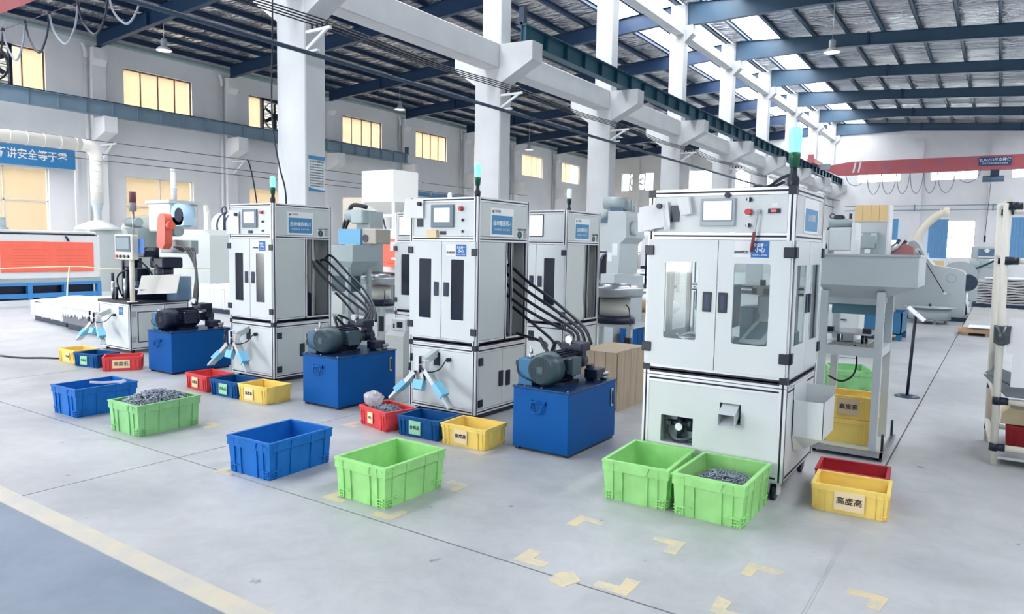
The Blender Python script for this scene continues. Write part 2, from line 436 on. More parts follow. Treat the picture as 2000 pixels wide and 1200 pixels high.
part('ridge_cap', B(-10.76, -10.04, YB, YE, 11.13, 11.18), FOIL, ceil)
pur = [-8.45-1.31*i for i in range(0)]
for i in range(15): pur.append(RX+1.95+1.31*i)
for i in range(16): pur.append(RX-1.95-1.2*i)
pur += [-9.9, -10.9]
for x in pur:
    if x > 10 or x < -30.4: continue
    a = MB(); z = zr(x)
    a.box(x-.01, x+.01, YB, YE, z, z+.2); a.box(x-.01, x+.1, YB, YE, z, z+.014); a.box(x-.008, x+.07, YB, YE, z+.188, z+.2)
    part('purlin', a, NAVYST if x < RX else NAVYST_LIT, ceil)
def rafter(x0, x1, y, dep0, dep1, xm=None):
    a = MB()
    def seg(xa, xb, da, db):
        za, zb = zr(xa), zr(xb)
        a.prism([(xa, za-.012), (xb, zb-.012), (xb, zb-db+.012), (xa, za-da+.012)], 'y', y-.006, y+.006)
        a.prism([(xa, za), (xb, zb), (xb, zb-.014), (xa, za-.014)], 'y', y-.1, y+.1)
        a.prism([(xa, za-da), (xb, zb-db), (xb, zb-db+.014), (xa, za-da+.014)], 'y', y-.1, y+.1)
    if xm is None: seg(x0, x1, dep0, dep1)
    else: seg(x0, xm, dep0, .5); seg(xm, x1, .5, dep1)
    return a
for y in CY:
    part('rafter', rafter(-30.3, -11.0, y, .52, .62), NAVYST, ceil)
    part('rafter', rafter(-10.4, 10.2, y, .86, .5, -5.8), NAVYST_LIT, ceil)
    for x in (-26.5, -20.5, -5.0, 0.6):
        part('rafter_brace', MB().prism([(x-.05, zr(x)-.5), (x+.05, zr(x)-.5), (x+.05, zr(x)+.03), (x-.05, zr(x)+.03)], 'y', y-.11, y+.11), NAVYST, ceil)

# ---- left wall
def wall_with_holes(ax, pos, thick, a0, a1, z0, z1, holes, name, label):
    a = MB(); hs = sorted(set([a0, a1]+[h[0] for h in holes]+[h[1] for h in holes]))
    for p, q in zip(hs, hs[1:]):
        c = (p+q)/2; zs = sorted([(h[2], h[3]) for h in holes if h[0] < c < h[1]]); cur = z0
        for lo, hi in zs+[(z1, z1)]:
            if lo > cur+1e-6:
                if ax == 'x': a.box(pos-thick, pos, p, q, cur, lo)
                else: a.box(p, q, pos, pos+thick, cur, lo)
            cur = hi
    return struct(name, a, WALLW, label=label)
UW = [(y+1.13, y+4.18, 7.1, 8.72) for y in CY[1:-1]]
LW = [(y+1.13, y+4.18, 1.0, 4.28) for y in CY[1:-1]]
wl = wall_with_holes('x', XL, .3, YB, YE, 0, 10.0, UW+LW, 'wall_left', 'white side wall with high windows and pilasters')
for y in CY:
    a = MB(); a.box(XL, XL+.3, y-.27, y+.27, 0, 9.2, b=.01)
    a.prism([(XL+.3, 5.55), (XL+.3, 6.45), (XL+1.15, 6.45), (XL+1.15, 5.85)], 'y', y-.25, y+.25)
    a.prism([(XL+.29, 8.49), (XL+.45, 8.75), (XL+.45, 9.19), (XL+.29, 9.19)], 'y', y-.265, y+.265)
    part('pilaster', a, WALLW, wl)
    p = MB(); p.tube([(XL+.18, y-.55, 9.3), (XL+.18, y-.45, 9.05), (XL+.12, y-.42, 8.8)], .07, 10); p.cyl((XL+.12, y-.42, 8.8), (XL+.12, y-.42, 0), .065, n=10)
    part('downpipe', p, WHITE, wl)
g = MB(); g.tube([(XL+.12, YB, 9.55), (XL+.12, YE, 9.55)], .09, 10, False); part('eave_pipe', g, mat('eave_green_grey', '8FA6A8', 0.5), wl)
WFR = mat('window_frame_dark', '6B5A4C', 0.5); WFL = mat('window_frame_white', 'E4E6E6', 0.5)
NW = [0]
def window(ax, pos, a0, a1, z0, z1, rows, cols, frame, pane, fan=None, t=.05, fw=.05, label=None):
    NW[0] += 1
    w = bpy.data.objects.new('window_%d' % NW[0], None); COL.objects.link(w); w['kind'] = 'structure'
    if label: w['label'] = label
    def bx(p, q, lo, hi, d0=-t, d1=0): return B(pos+d0, pos+d1, p, q, lo, hi) if ax == 'x' else B(p, q, pos-d1, pos-d0, lo, hi)
    fr = MB()
    def add(p, q, lo, hi): m_ = bx(p, q, lo, hi, -t-.1, -.1); fr.add(m_.v, m_.f)
    add(a0, a1, z0, z0+fw); add(a0, a1, z1-fw, z1); add(a0, a0+fw, z0, z1); add(a1-fw, a1, z0, z1)
    hts = [z0]+[z0+(z1-z0)*r for r in rows]+[z1]
    for h in hts[1:-1]: add(a0, a1, h-fw/2, h+fw/2)
    for i in range(1, cols): c = a0+(a1-a0)*i/cols; add(c-fw*.4, c+fw*.4, z0, z1)
    part('window_frame', fr, frame, w)
    for r in range(len(hts)-1):
        for i in range(cols):
            if fan and i in fan: continue
            p = a0+(a1-a0)*i/cols; q = a0+(a1-a0)*(i+1)/cols
            part('pane', bx(p+fw*.4, q-fw*.4, hts[r]+fw*.5, hts[r+1]-fw*.5, -.13, -.122), pane, w)
    return w
for i, (a0, a1, z0, z1) in enumerate(UW):
    fan = {1: (0, 1, 2), 3: (1, 2)}.get(i)
    window('x', XL, a0, a1, z0, z1, [], 4, WFR if i < 6 else WFL, BEIGEP, fan, label='high side-wall window in bay %d from the hall entrance' % (i+1))
    window('x', XL, LW[i][0], LW[i][1], LW[i][2], LW[i][3], [.62], 2, WFL, BEIGEP, None, label='tall lower side-wall window in bay %d from the hall entrance' % (i+1))
def exhaust_fan(loc, rz, r, label, dark=True):
    t = thing('exhaust_fan', label, 'exhaust fan', loc, rz, 'exhaust fans set in the high windows')
    bm = BLACK if dark else WHITE
    f = MB(); R = r*1.12
    for s_ in (-1, 1): f.box(-.12, .06, s_*R-.05, s_*R+.05, -R-.05, R+.05); f.box(-.12, .06, -R, R, s_*R-.05, s_*R+.05)
    part('fan_housing', f, bm, t)
    ring = MB(); ring.lathe([(r, -.1), (r, .04), (r+.06, .06), (r*1.45, .06)], axis='x', n=24); 
    part('fan_shroud', MB().lathe([(r, -.1), (r, .04), (r+.05, .06)], axis='x', n=24), bm, t)
    for i in range(8): part('louvre', MB().prism([(-.16, -.012), (-.06, .06), (-.06, .075), (-.16, .003)], 'y', -R, R), WHITE, t, loc=(0, 0, -R+.1+i*(2*R-.1)/8))
    hub = part('fan_hub', MB().cyl((-.04, 0, 0), (.05, 0, 0), r*.16, n=14), bm, t)
    bl = MB()
    for i in range(6):
        s0 = len(bl.v); bl.box(-.008, .008, -r*.13, r*.13, r*.14, r*.95); bl.xform(Matrix.Rotation(i*PI/3, 4, 'X') @ Matrix.Rotation(.4, 4, 'Z'), s0)
    part('fan_blade', bl, bm, hub)
    part('fan_guard', MB().box(.05, .065, -R, R, -.012, .012).box(.05, .065, -.012, .012, -R, R), bm, t)
exhaust_fan((XL+.02, UW[1][0]+1.12, 7.91), 0, .66, 'dark exhaust fan in the high window above the blue slogan banner')
exhaust_fan((XL+.02, UW[3][0]+1.5, 7.91), 0, .66, 'dark exhaust fan in the high side-wall window beside the large near column')
struct('wall_neighbour', B(-41, -40.6, YB-6, YE+14, -.13, 12.5), mat('beige_render', '605A4E', 0.9, var=.05, vscale=.6), label='beige wall of the building next door, seen through the windows')
struct('ground_outside', B(-80, 60, YB-40, 110, -.5, -.13), mat('yard', 'A9A9A4', 0.9), label='grey yard outside the hall')

# ---- right wall (outside the picture) and end wall
wall_with_holes('x', XR+.3, .3, YB, YE, 0, 9.6, [], 'wall_right', 'white side wall on the right of the hall')
wall_with_holes('y', YB-.3, .3, XL-.3, XR+.3, 0, 11.2, [(-29.5, -20.0, 0, 5.0), (-9.6, -5.8, 0, 4.2)], 'wall_back', 'white entrance wall behind the camera with two unseen goods doors sized to let light in')  # doorways placed and sized for the light they let in
EWU = [(-27.4, -24.5, 6.6, 8.1), (-21.7, -18.8, 6.6, 8.1), (-17.6, -14.7, 6.6, 8.1), (-8.85, -6.1, 6.68, 8.2), (-4.3, -1.55, 6.68, 8.2), (.25, 3.0, 6.68, 8.2)]
EWL = [(-4.15, -1.5, 1.45, 4.0), (.5, 3.1, 1.45, 4.08), (-7.2, -6.1, 1.6, 4.05), (-20.5, -17.5, 1.2, 4.2), (-27.0, -24.0, 1.2, 4.2)]
we = wall_with_holes('y', YE, .3, XL-.3, XR+.3, 0, 11.2, EWU+EWL, 'wall_far', 'white end wall with high windows')
for x in (-26, -21.6, -15.8, -5.05, -.6, 4.4):
    part('pilaster', B(x-.3, x+.3, YE-.25, YE, 0, 9.4), WALLW, we)
for i, (a0, a1, z0, z1) in enumerate(EWU):
    window('y', YE, a0, a1, z0, z1, [], 4, WFL, GLASS, {0: (1, 2)}.get(i), label='high end-wall window, number %d from the side wall' % (i+1))
for i, (a0, a1, z0, z1) in enumerate(EWL):
    window('y', YE, a0, a1, z0, z1, [.55], 2, WFL, GLASS, None, label='lower end-wall window, number %d of five' % (i+1))
exhaust_fan((-25.9, YE-.06, 7.35), -PI/2, .62, 'white exhaust fan in the end-wall window seen past the middle column', False)
CURT = mat('blue_curtain', '6FA3D0', 0.8, var=.05, vscale=2)
def curtain(x0, x1, z0, z1, y, label):
    n = 24; vs = [(x0+(x1-x0)*i/n, y+.03*math.sin(i*1.7), z) for z in (z0, z1) for i in range(n+1)]
    vs += [(p[0], p[1]-.01, p[2]) for p in vs]; k = 2*(n+1)
    fs = [(i, i+1, n+2+i, n+1+i) for i in range(n)]+[(k+i, k+n+1+i, k+n+2+i, k+i+1) for i in range(n)]
    tag(part('curtain', MB().add(vs, fs, True), CURT), label, 'curtain', 'blue curtains on the end wall')
curtain(-4.2, -3.05, 1.4, 4.05, YE-.1, 'blue curtain drawn over half of the end-wall window behind the fume arm')
curtain(.45, 1.7, 1.4, 4.15, YE-.1, 'blue curtain on the end-wall window at the edge beside the pipe rack')
curtain(-7.25, -6.05, 2.6, 4.1, YE-.1, 'short blue blind on the small end-wall window')

# ---- crane runway beams
def runway(name, label, x, y0, y1, z0, z1, mat_, web_dx, step, rail):
    t = thing(name, label, 'beam', (x, y0, z0)); h = z1-z0; n = y1-y0
    part('web', B(-.008, .008, 0, n, .01, h-.01), mat_, t)
    part('bottom_flange', B(-.13, .13, 0, n, 0, .018), mat_, t); part('top_flange', B(-.16, .16, 0, n, h-.02, h), mat_, t)
    part('rail', B(-.03, .03, 0, n, h, h+.06), rail, t)
    me = B(.008, .12, -.005, .005, .018, h-.02).mesh('stiffener'); recalc(me); me.materials.append(mat_)
    for i in range(int(n/step)+1): part('stiffener', me, mat_, t, loc=(0, .05+i*step, 0))
    part('end_stop', B(-.07, .07, .0, .14, h, h+.42), DSTEEL, t)
    return t
RAILM = mat('rail_rust', '4A3440', 0.5)
runway('crane_runway_beam', 'dark teal steel crane runway beam along the middle columns', -9.93, 14.85, 56.9, 6.54, 6.98, TEALST, 1, 1.0, RAILM)
wb = runway('crane_runway_beam', 'grey-blue steel crane runway beam along the side wall', -29.55, -6, 32.3, 6.46, 7.0, GREYBL, 1, 1.0, DSTEEL)
part('end_stop', B(-.07, .07, 38.1, 38.3, .54, .96), DSTEEL, wb)

# ---- red bridge crane over the near aisle
t = thing('bridge_crane', 'red bridge crane girder crossing the far end of the hall', 'crane', (0, 48.2, 7.0))
gd = MB(); gd.prism([(-9.7, -.08), (-8.6, -.62), (9.6, -.62), (9.6, .16), (-7.9, .16), (-9.0, .0), (-9.7, .06)], 'y', -.22, .22); part('girder', gd, CRANER, t)
part('end_carriage', B(-10.15, -9.75, -1.3, 1.3, .06, .36, b=.02), CRANER, t); part('end_carriage_post', B(-10.1, -9.8, -1.3, -1.1, .36, .6), CRANER, t)
part('junction_box', B(-9.6, -9.0, -.3, -.22, -.25, .1), mat('grey_box', '8F98A2', .5), t)
for i in range(2): part('hazard_stripe', MB().prism([(-7.75+i*.28, -.5), (-7.65+i*.28, -.5), (-7.55+i*.28, .1), (-7.65+i*.28, .1)], 'y', -.235, -.22), PAPER, t)
FADED = mat('faded_blue_lettering', 'A06A88', .6)
for i, ch in enumerate('安全生产'): text(ch, .62, (-5.95+i*1.45, -.226, -.2), FRONT, FADED, t)
pl = part('name_plate', B(-1.32, .17, -.26, -.225, -.4, .06), mat('plate_navy', '1F4E7E', .5), t)
text('SUNZO三立特仪', .2, (-.57, -.265, -.1), FRONT, PAPER, pl, bold=.004, sx=.98); text('起重产品专业制造安装维保', .1, (-.57, -.265, -.29), FRONT, PAPER, pl)
hz = thing('chain_hoist', 'grey-blue electric hoist hanging under the red bridge crane', 'hoist', (-.55, 48.2, 5.74))
part('drum', MB().cyl((-.55, 0, .15), (.45, 0, .15), .17, n=18), mat('hoist_blue', '5C7890', .5), hz); part('trolley', B(-.2, .2, -.2, .2, .3, .64), DSTEEL, hz)
part('pendant_cable', MB().tube([(-.15, 0, .1), (-.2, 0, -1.6), (-.25, 0, -3.0)], .015, 6), BLACK, hz)
part('pendant_control', B(-.3, -.2, -.05, .05, -3.35, -3.0), BLACK, hz)
fc = MB(); xs = [-8.2, -7.0, -6.2, -5.4, -4.7, -4.0, -3.3, -2.4, -1.2]
for a_, b_ in zip(xs, xs[1:]):
    dp = 1.3 if b_-a_ < .9 else .75
    fc.tube([(a_, 48.43, 6.5), (a_+(b_-a_)*.15, 48.43, 6.5-dp*.7), ((a_+b_)/2, 48.43, 6.5-dp), (b_-(b_-a_)*.15, 48.43, 6.5-dp*.7), (b_, 48.43, 6.5)], .022, 5)
fc.tube([(-8.6, 48.43, 6.52), (-.8, 48.43, 6.52)], .012, 5, False)
tag(part('festoon_cable', fc, mat('pale_cable', '9AA4B0', .6)), 'pale festoon cable looping below the far red crane girder', 'cable')
# ---- second crane over the side aisle: only its girder corner and festoon show
t = thing('bridge_crane', 'salmon red bridge crane girder corner at the top edge above the exhaust fan', 'crane', (0, 8.0, 7.2))
part('girder', B(-29.3, -12.2, -.25, .25, .12, .95), CRANER, t); part('end_carriage', B(-29.8, -29.3, -1.3, 1.3, -.12, .3), CRANER, t)
fe = thing('festoon_cable', 'black flat festoon cable hanging in loops from a wire near the side wall', 'cable', (0, 8.5, 7.05))
for x_ in (-28.5, -13): part('hanger_arm', MB().box(x_-.03, x_+.03, -.03, .03, -.02, .4).box(x_-.03, x_+.03, -.25, .03, .34, .4), DSTEEL, fe)
part('support_wire', MB().tube([(-29, 0, .02), (-12.3, 0, .02)], .008, 5, False), BLACK, fe)
px_ = [-24.6, -23.4, -22.1, -20.8, -19.49, -18.07, -16.7, -15.3]
for i, (a_, b_) in enumerate(zip(px_, px_[1:])):
    lp = MB(); dd = .9-.02*i
    lp.tube([(a_, 0, 0), (a_+.22, 0, -.45), ((a_+b_)/2+.06, 0, -dd), (b_-.18, 0, -.5), (b_, 0, 0)], .026, 6)
    part('cable_loop', lp, BLACK if i % 2 else mat('cable_grey', '8A94A0', .5), fe); part('trolley', B(a_-.03, a_+.03, -.03, .03, -.02, .06), BLACK, fe)

# ---- cable runs on brackets
for i, (k, nm) in enumerate([(2, 'nearest large column'), (3, 'second column'), (4, 'third column'), (5, 'fourth column'), (6, 'fifth column')]):
    y = CY[k]-.2
    t = thing('cable_bracket', 'white steel cable bracket bolted to the %s' % nm, 'bracket', (RX, y, 5.0), 0, 'cable brackets on the column row')
    part('arm', B(.002, .62, -.025, .025, .3, .35), WHITE, t); part('brace', MB().prism([(.002, 0), (.002, .06), (.5, .33), (.55, .3)], 'y', -.02, .02), WHITE, t)
    part('foot', B(.002, .32, -.03, .03, -.04, 0), WHITE, t)
    for j in range(4): part('insulator', MB().cyl((.15+.13*j, 0, .35), (.15+.13*j, 0, .43), .022, n=8), BLACK, t)
for j in range(4):
    a = MB(); ys = [-5]+[y-.2 for y in CY if y > 0]; P = []
    for p, q in zip(ys, ys[1:]): P += [(RX+.15+.13*j, p, 5.44), (RX+.15+.13*j, (p+q)/2, 5.39-.01*j)]
    P.append((RX+.15+.13*j, ys[-1], 5.44)); a.tube(P, .012, 5, True, 3)
    tag(part('power_cable', a, RUBBER), 'black overhead power cable, the %s one out from the columns' % ('innermost', 'second', 'third', 'outermost')[j], 'cable', 'cables along the column row')
tag(part('conduit', MB().tube([(RX+.24, -5, 4.905), (RX+.24, 56, 4.905)], .04, 8, False), mat('conduit_slate', '2E4054', .5)), 'slate conduit pipe running under the column brackets', 'pipe')
tag(part('hanging_wire', MB().tube([(-11.2, 8.62, 9.5), (-11.2, 8.62, 5.9), (-11.22, 8.6, 4.2), (-11.1, 8.56, 3.5), (-10.9, 8.52, 2.95), (-10.72, 8.5, 2.5), (-10.66, 8.45, 1.8), (-10.66, 8.45, .0)], .016, 6), RUBBER), 'black wire hanging down the face of the nearest large column', 'cable')
for k in (3, 4, 6, 7):
    y = CY[k]
    t = thing('cable_bracket', 'white cable bracket on the side wall %s' % {3: 'beside the exhaust duct elbow', 4: 'above the furnace', 6: 'behind the white silo', 7: 'left of the second column'}[k], 'bracket', (XL+.3, y, 4.6), 0, 'cable brackets on the side wall')
    part('arm', B(.002, 1.2, -.03, .03, .75, .81), WHITE, t); part('brace', MB().prism([(.002, .1), (.002, .2), (.8, .75), (.9, .75)], 'y', -.02, .02), WHITE, t)
for j, (dx, z) in enumerate([(1.2, 5.42), (1.0, 4.95), (.8, 4.72)]):
    tag(part('power_cable', MB().tube([(XL+dx+.1, 6, z), (XL+dx+.1, 45, z)], .016, 5, False), mat('cable_slate', '5A6674', .6)), '%s thin slate cable strung along the side wall' % ('top', 'middle', 'lowest')[j], 'cable', 'cables along the side wall')
tag(part('drop_cable', MB().tube([(-29.0, 20.85, 5.41), (-28.9, 20.9, 5.2), (-28.7, 21.0, 4.2), (-28.6, 21.2, 2.2), (-28.6, 21.2, .02)], .03, 6), RUBBER), 'thick black drop cable hanging from the side-wall bracket', 'cable')
pz = thing('pipe_run', 'two thin pipes running along the end wall', 'pipe', (0, YE-.3, 0))
for z in (4.68, 4.98): part('pipe', MB().tube([(-9.5, 0, z), (9.5, 0, z)], .03, 6, False), GREYBL, pz)
for x in (-5.1, -.6): part('pipe_clip', B(x-.04, x+.04, 0, .3, 4.6, 5.05), GREYBL, pz)

# ---- high-bay lamps
def bay_lamp(x, y, z, label):
    t = thing('high_bay_lamp', label, 'lamp', (x, y, z), 0, 'high-bay lamps under the roof')
    part('cord', MB().tube([(0, 0, .45), (0, 0, zr(x)-z+.205)], .012, 5, False), mat('lamp_cord', 'B8C0C8', .5), t)
    part('hook', MB().torus((0, 0, .47), .05, .01, (0, 1, 0)), DSTEEL, t)
    part('driver_housing', MB().lathe([(.0, .42), (.09, .42), (.11, .36), (.11, .15), (.14, .12)], n=16), mat('lamp_housing', 'AEB6BC', .4), t)
    part('reflector', MB().lathe([(.13, .14), (.2, .1), (.29, .0), (.27, .0), (.12, .12)], n=20), mat('lamp_reflector', 'D8DCE0', .3), t)
    part('lens', MB().lathe([(.0, .012), (.26, .012), (.26, .0), (.0, -.005)], n=20), mat('lamp_lens', 'F4F6F8', .3, emit=1.5, ecol='F6FAFF'), t)
bay_lamp(-5.2, 26.9, 8.45, 'white high-bay lamp hanging from the rafter over the near aisle')
bay_lamp(-26.0, 15.2, 8.6, 'high-bay lamp hanging above the first four-pane window of the side aisle')
bay_lamp(-26.0, 27.8, 8.55, 'high-bay lamp hanging between the large column and the second column')
bay_lamp(-27.0, 41.6, 8.25, 'small far high-bay lamp hanging just behind the second column')
# ================================================================== machines
def bar(fm, sm, ax, a0, a1, c1, c2, s=.042, t=None):
    t = t or s; h = s/2; k = t/2; e = .0011; g = .006
    if ax == 'z':
        fm.box(c1-h, c1+h, c2-k, c2+k, a0, a1); sm.box(c1-h-e, c1+h+e, c2-g, c2+g, a0, a1); sm.box(c1-g, c1+g, c2-k-e, c2+k+e, a0, a1)
    elif ax == 'x':
        fm.box(a0, a1, c1-h, c1+h, c2-k, c2+k); sm.box(a0, a1, c1-h-e, c1+h+e, c2-g, c2+g); sm.box(a0, a1, c1-g, c1+g, c2-k-e, c2+k+e)
    else:
        fm.box(c1-h, c1+h, a0, a1, c2-k, c2+k); sm.box(c1-h-e, c1+h+e, a0, a1, c2-g, c2+g); sm.box(c1-g, c1+g, a0, a1, c2-k-e, c2+k+e)
def cage(w, d, z0, z1, mids, s=.042, xmid=None):
    f, k = MB(), MB(); X = w/2-s/2; Y = d/2-s/2
    for sx in (-1, 1):
        for sy_ in (-1, 1): bar(f, k, 'z', z0, z1, sx*X, sy_*Y, s)
    for z in [z0+s/2, z1-s/2]+mids:
        for sy_ in (-1, 1): bar(f, k, 'x', -X+s/2, X-s/2, sy_*Y, z, s)
        for sx in (-1, 1): bar(f, k, 'y', -Y+s/2, Y-s/2, sx*X, z, s)
    return f, k
def frame_part(parent, w, d, z0, z1, mids, name='frame', s=.042, extra=None):
    f, k = cage(w, d, z0, z1, mids, s)
    if extra: extra(f, k)
    o = part(name, f, ALU, parent); part('profile_slot', k, SLOT, o); return o
def button(parent, x, y, z, r, m_, name='push_button', stem=.02, knob=False):
    o = part(name, MB().cyl((x, y, z), (x, y-.008, z), r*1.25, n=16), STEEL, parent)
    part('button_head', MB().cyl((x, y-.008, z), (x, y-.008-stem, z), r, r*.92, n=16), m_, o)
    if knob: part('pointer', B(x-r*.28, x+r*.28, y-.02-stem, y-.008-stem, z-r*.9, z+r*.9), WHITE if m_ is BLACK else BLACK, o)
    return o
def hmi(parent, x0, x1, y, z0, z1, bez, scr, inset=.03, low=.03):
    o = part('touch_screen', B(x0, x1, y-.02, y, z0, z1, b=.004), bez, parent)
    part('display', B(x0+inset, x1-inset, y-.0215, y-.019, z0+low, z1-inset*.8), scr, o); return o
def signal_lamp(parent, x, y, z, s=1.0, lit=True):
    o = part('signal_lamp', MB().lathe([(0, 0), (.028*s, 0), (.032*s, .02*s), (.034*s, .05*s), (.02*s, .075*s), (.018*s, .11*s), (.02*s, .115*s), (0, .115*s)], (x, y, z), n=14), BLACK, parent)
    part('lamp_socket', MB().lathe([(.0, .115*s), (.026*s, .115*s), (.033*s, .18*s), (.033*s, .2*s), (0, .2*s)], (x, y, z), n=14), GREEND if lit else BLACK, o)
    part('lamp_lens', MB().lathe([(.032*s, .2*s), (.037*s, .26*s), (.036*s, .33*s), (.02*s, .345*s), (0, .347*s)], (x, y, z), n=14), GREENL if lit else LAMPW, o)
    return o
def chute_set(parent, x, y, z, sc=1.0, narrow=False):
    o = part('sorting_chute', MB().prism([(y+.16, z+.19), (y-.02, z+.12), (y-.02, z+.05), (y+.16, z+.12)], 'x', x-.03, x+.03), SHEETG, parent)
    part('bracket', MB().box(x-.085, x-.035, y-.05, y+.02, z-.02, z+.14, b=.004).box(x-.02, x+.04, y-.05, y+.02, z-.08, z+.10, b=.004), WHITE, o)
    for j, (ex, ez, l) in enumerate([(x-.27, z-.27, .0), (x+.44, z-.27, .0), (x+.02, z-.17, 1)]):
        sx, sz = (x-.05, z-.02) if j == 0 else ((x+.05, z+.0) if j == 1 else (x, z-.05))
        p0 = Vector((sx, y-.04, sz)); p1 = Vector((ex, y-.16 if j < 2 else y-.1, ez)); dv = p1-p0
        nn = Vector((0, 1, 0)).cross(dv).normalized() if j < 2 else Vector((1, 0, 0))
        wv = Vector((0, 1, 0))*.045 if j < 2 else Vector((1, 0, 0))*.05
        up = wv.cross(dv).normalized()*.035
        if up.z < 0: up = -up
        def quad3(t0, t1, o_, th):
            a = p0+dv*t0+o_; b = p0+dv*t1+o_; r = []
            for q in (a, b): r.append([q-wv-up*th, q+wv-up*th, q+wv, q-wv])
            return MB().loft(r)
        arm = MB()
        q = quad3(0, 1, Vector(), .15); arm.add(q.v, q.f)
        for sgn in (-1, 1):
            a = p0+wv*sgn; b = p1+wv*sgn*.75; th = wv.normalized()*.003
            rr = [[a-th, a+th, a+th+up*1.2, a-th+up*1.2], [b-th, b+th, b+th+up*.5, b-th+up*.5]]
            q = MB().loft(rr); arm.add(q.v, q.f)
        ar = part('chute_arm', arm, SHEETG, o)
        nsh = (wv.normalized()*-.052 if j < 2 else Vector((0, -.012, .0)))
        pad = MB(); a = p0+dv*.38; b = p0+dv*.72
        if j == 2: a = p0+dv*.35; b = p0+dv*1.0
        rr = [[q_-wv*1.12-up*.3, q_+wv*1.12-up*.3, q_+wv*1.12+up*1.3, q_-wv*1.12+up*1.3] for q_ in (a, b)]
        pad.loft(rr); part('blue_pad', pad, PADB, ar)
    for dx, dz in ((-.11, .12), (-.13, .03), (-.0, .1), (.0, .02), (-.06, -.04), (.05, -.05)):
        part('air_cylinder', MB().cyl((x+dx, y-.07, z+dz-.03), (x+dx, y-.07, z+dz+.04), .013, n=8), BLACK, o)
    part('air_hose', MB().tube([(x+.0, y-.07, z+.04), (x+.08, y-.06, z-.0), (x+.15, y+.02, z+.02), (x+.17, y+.1, z+.1), (x+.17, y+.14, z+.1)], .006, 6), BLACK, o)
    part('hose_gland', MB().cyl((x+.17, y+.115, z+.1), (x+.17, y+.15, z+.1), .02, n=12), BLACK, o)
def name_board(parent, xs, y0, y1, z0, z1, body, faint=False):
    o = part('sign_board', B(xs, xs+.003, y0, y1, z0, z1), SIGNW, parent)
    h = z1-z0; w = y1-y0
    part('sign_field', B(xs+.003, xs+.0042, y0+.02, y1-.02, z0+.02, z0+h*.74), SIGNB, o)
    text(body, w*.138, (xs+.005, (y0+y1)/2, z0+h*.46), SIDE, SIGNW, o, bold=.001)
    text('执行标准规范 · 保证产品质量', w*.052, (xs+.005, (y0+y1)/2, z0+h*.24), SIDE, SIGNW, o)
    text('三立科技', w*.07, (xs+.005, y0+w*.28, z0+h*.88), SIDE, mat('ink_grey', '4A5660', .7), o)
    part('logo_mark', MB().cyl((xs+.003, y0+w*.1, z0+h*.87), (xs+.0042, y0+w*.1, z0+h*.87), .012, n=12), mat('ink_grey', '4A5660', .7), o)
def badge(parent, xs, y0, y1, z0, z1):
    o = part('badge', B(xs, xs+.002, y0, y1, z0, z1), mat('badge_pale', 'D8DEDA', .5), parent)
    r = (z1-z0)*.36
    part('badge_disc', MB().cyl((xs+.002, y0+r+.01, z0+r+.006), (xs+.004, y0+r+.01, z0+r+.006), r, n=18), mat('badge_green', '1E5650', .5), o)
    text('1', r*1.1, (xs+.0048, y0+r+.01, z0+r+.006), SIDE, SIGNW, o)
    text('设备状态管理牌', (y1-y0)*.13, (xs+.003, (y0+y1)/2, z1-.012), SIDE, INK, o)
    for i in range(3): text('运行', (y1-y0)*.15, (xs+.003, y1-.03, z0+.02+i*.025), SIDE, INK, o)
def sticker(parent, x0, x1, y, z0, z1, body='自动辊压机'):
    xm = x0+(x1-x0)*.49
    o = part('sticker', B(x0, xm, y-.002, y, z0, z1), PAPER, parent)
    part('sticker_blue', B(xm, x1, y-.002, y, z0, z1), LBLUE, o)
    w = x1-x0
    text(body, w*.085, ((x0+xm)/2, y-.0027, z0+(z1-z0)*.3), FRONT, INK, o, bold=.0006)
    text('安全第一', w*.1, ((x1+xm)/2, y-.0027, z0+(z1-z0)*.75), FRONT, SIGNW, o, bold=.0006)
    text('小心', w*.15, ((x1+xm)/2, y-.0027, z0+(z1-z0)*.45), FRONT, SIGNW, o, bold=.0008)
    text('非操作人员勿动', w*.06, ((x1+xm)/2, y-.0027, z0+(z1-z0)*.15), FRONT, SIGNW, o)

def door(parent, x0, x1, y, z0, z1, win, hx, hz, hinge_x, hinges, pane, hinge_side=None):
    wx0, wx1, wz0, wz1 = win; t = .012
    a = MB(); a.box(x0, wx0, y-t, y, z0, z1); a.box(wx1, x1, y-t, y, z0, z1); a.box(wx0, wx1, y-t, y, z0, wz0); a.box(wx0, wx1, y-t, y, wz1, z1)
    o = part('door', a, PANEL, parent)
    g = MB(); r = .012; pts = []
    for cx, cz, a0 in ((wx1-r, wz1-r, 0), (wx0+r, wz1-r, 90), (wx0+r, wz0+r, 180), (wx1-r, wz0+r, 270)):
        for i in range(4): q = math.radians(a0+30*i); pts.append((cx+r*math.cos(q), cz+r*math.sin(q)))
    g.prism(pts, 'y', y-t*.75, y-t*.55)
    part('window_pane', g, pane, o)
    if pane is not DARKPANE:
        c = MB()
        for sx, sz in ((0, 0), (1, 0), (0, 1), (1, 1)):
            X = wx1 if sx else wx0; Z = wz1 if sz else wz0; dx = -r if sx else r; dz = -r if sz else r
            c.prism([(X, Z), (X+dx, Z), (X+dx*.3, Z+dz*.3), (X, Z+dz)], 'y', y-t, y)
        part('window_corner', c, PANEL, o)
    part('handle', B(hx-.03, hx+.03, y-t-.008, y-t, hz-.066, hz+.066, b=.006), BLACK, o)
    part('handle_recess', B(hx-.013, hx+.013, y-t-.0095, y-t-.007, hz-.045, hz+.045), mat('handle_blue_black', '142A52', .35), o)
    for z in hinges: part('hinge', B(hinge_x-.034, hinge_x+.034, y-t-.01, y-t+.004, z-.033, z+.033, b=.004), BLACK, o)
    return o

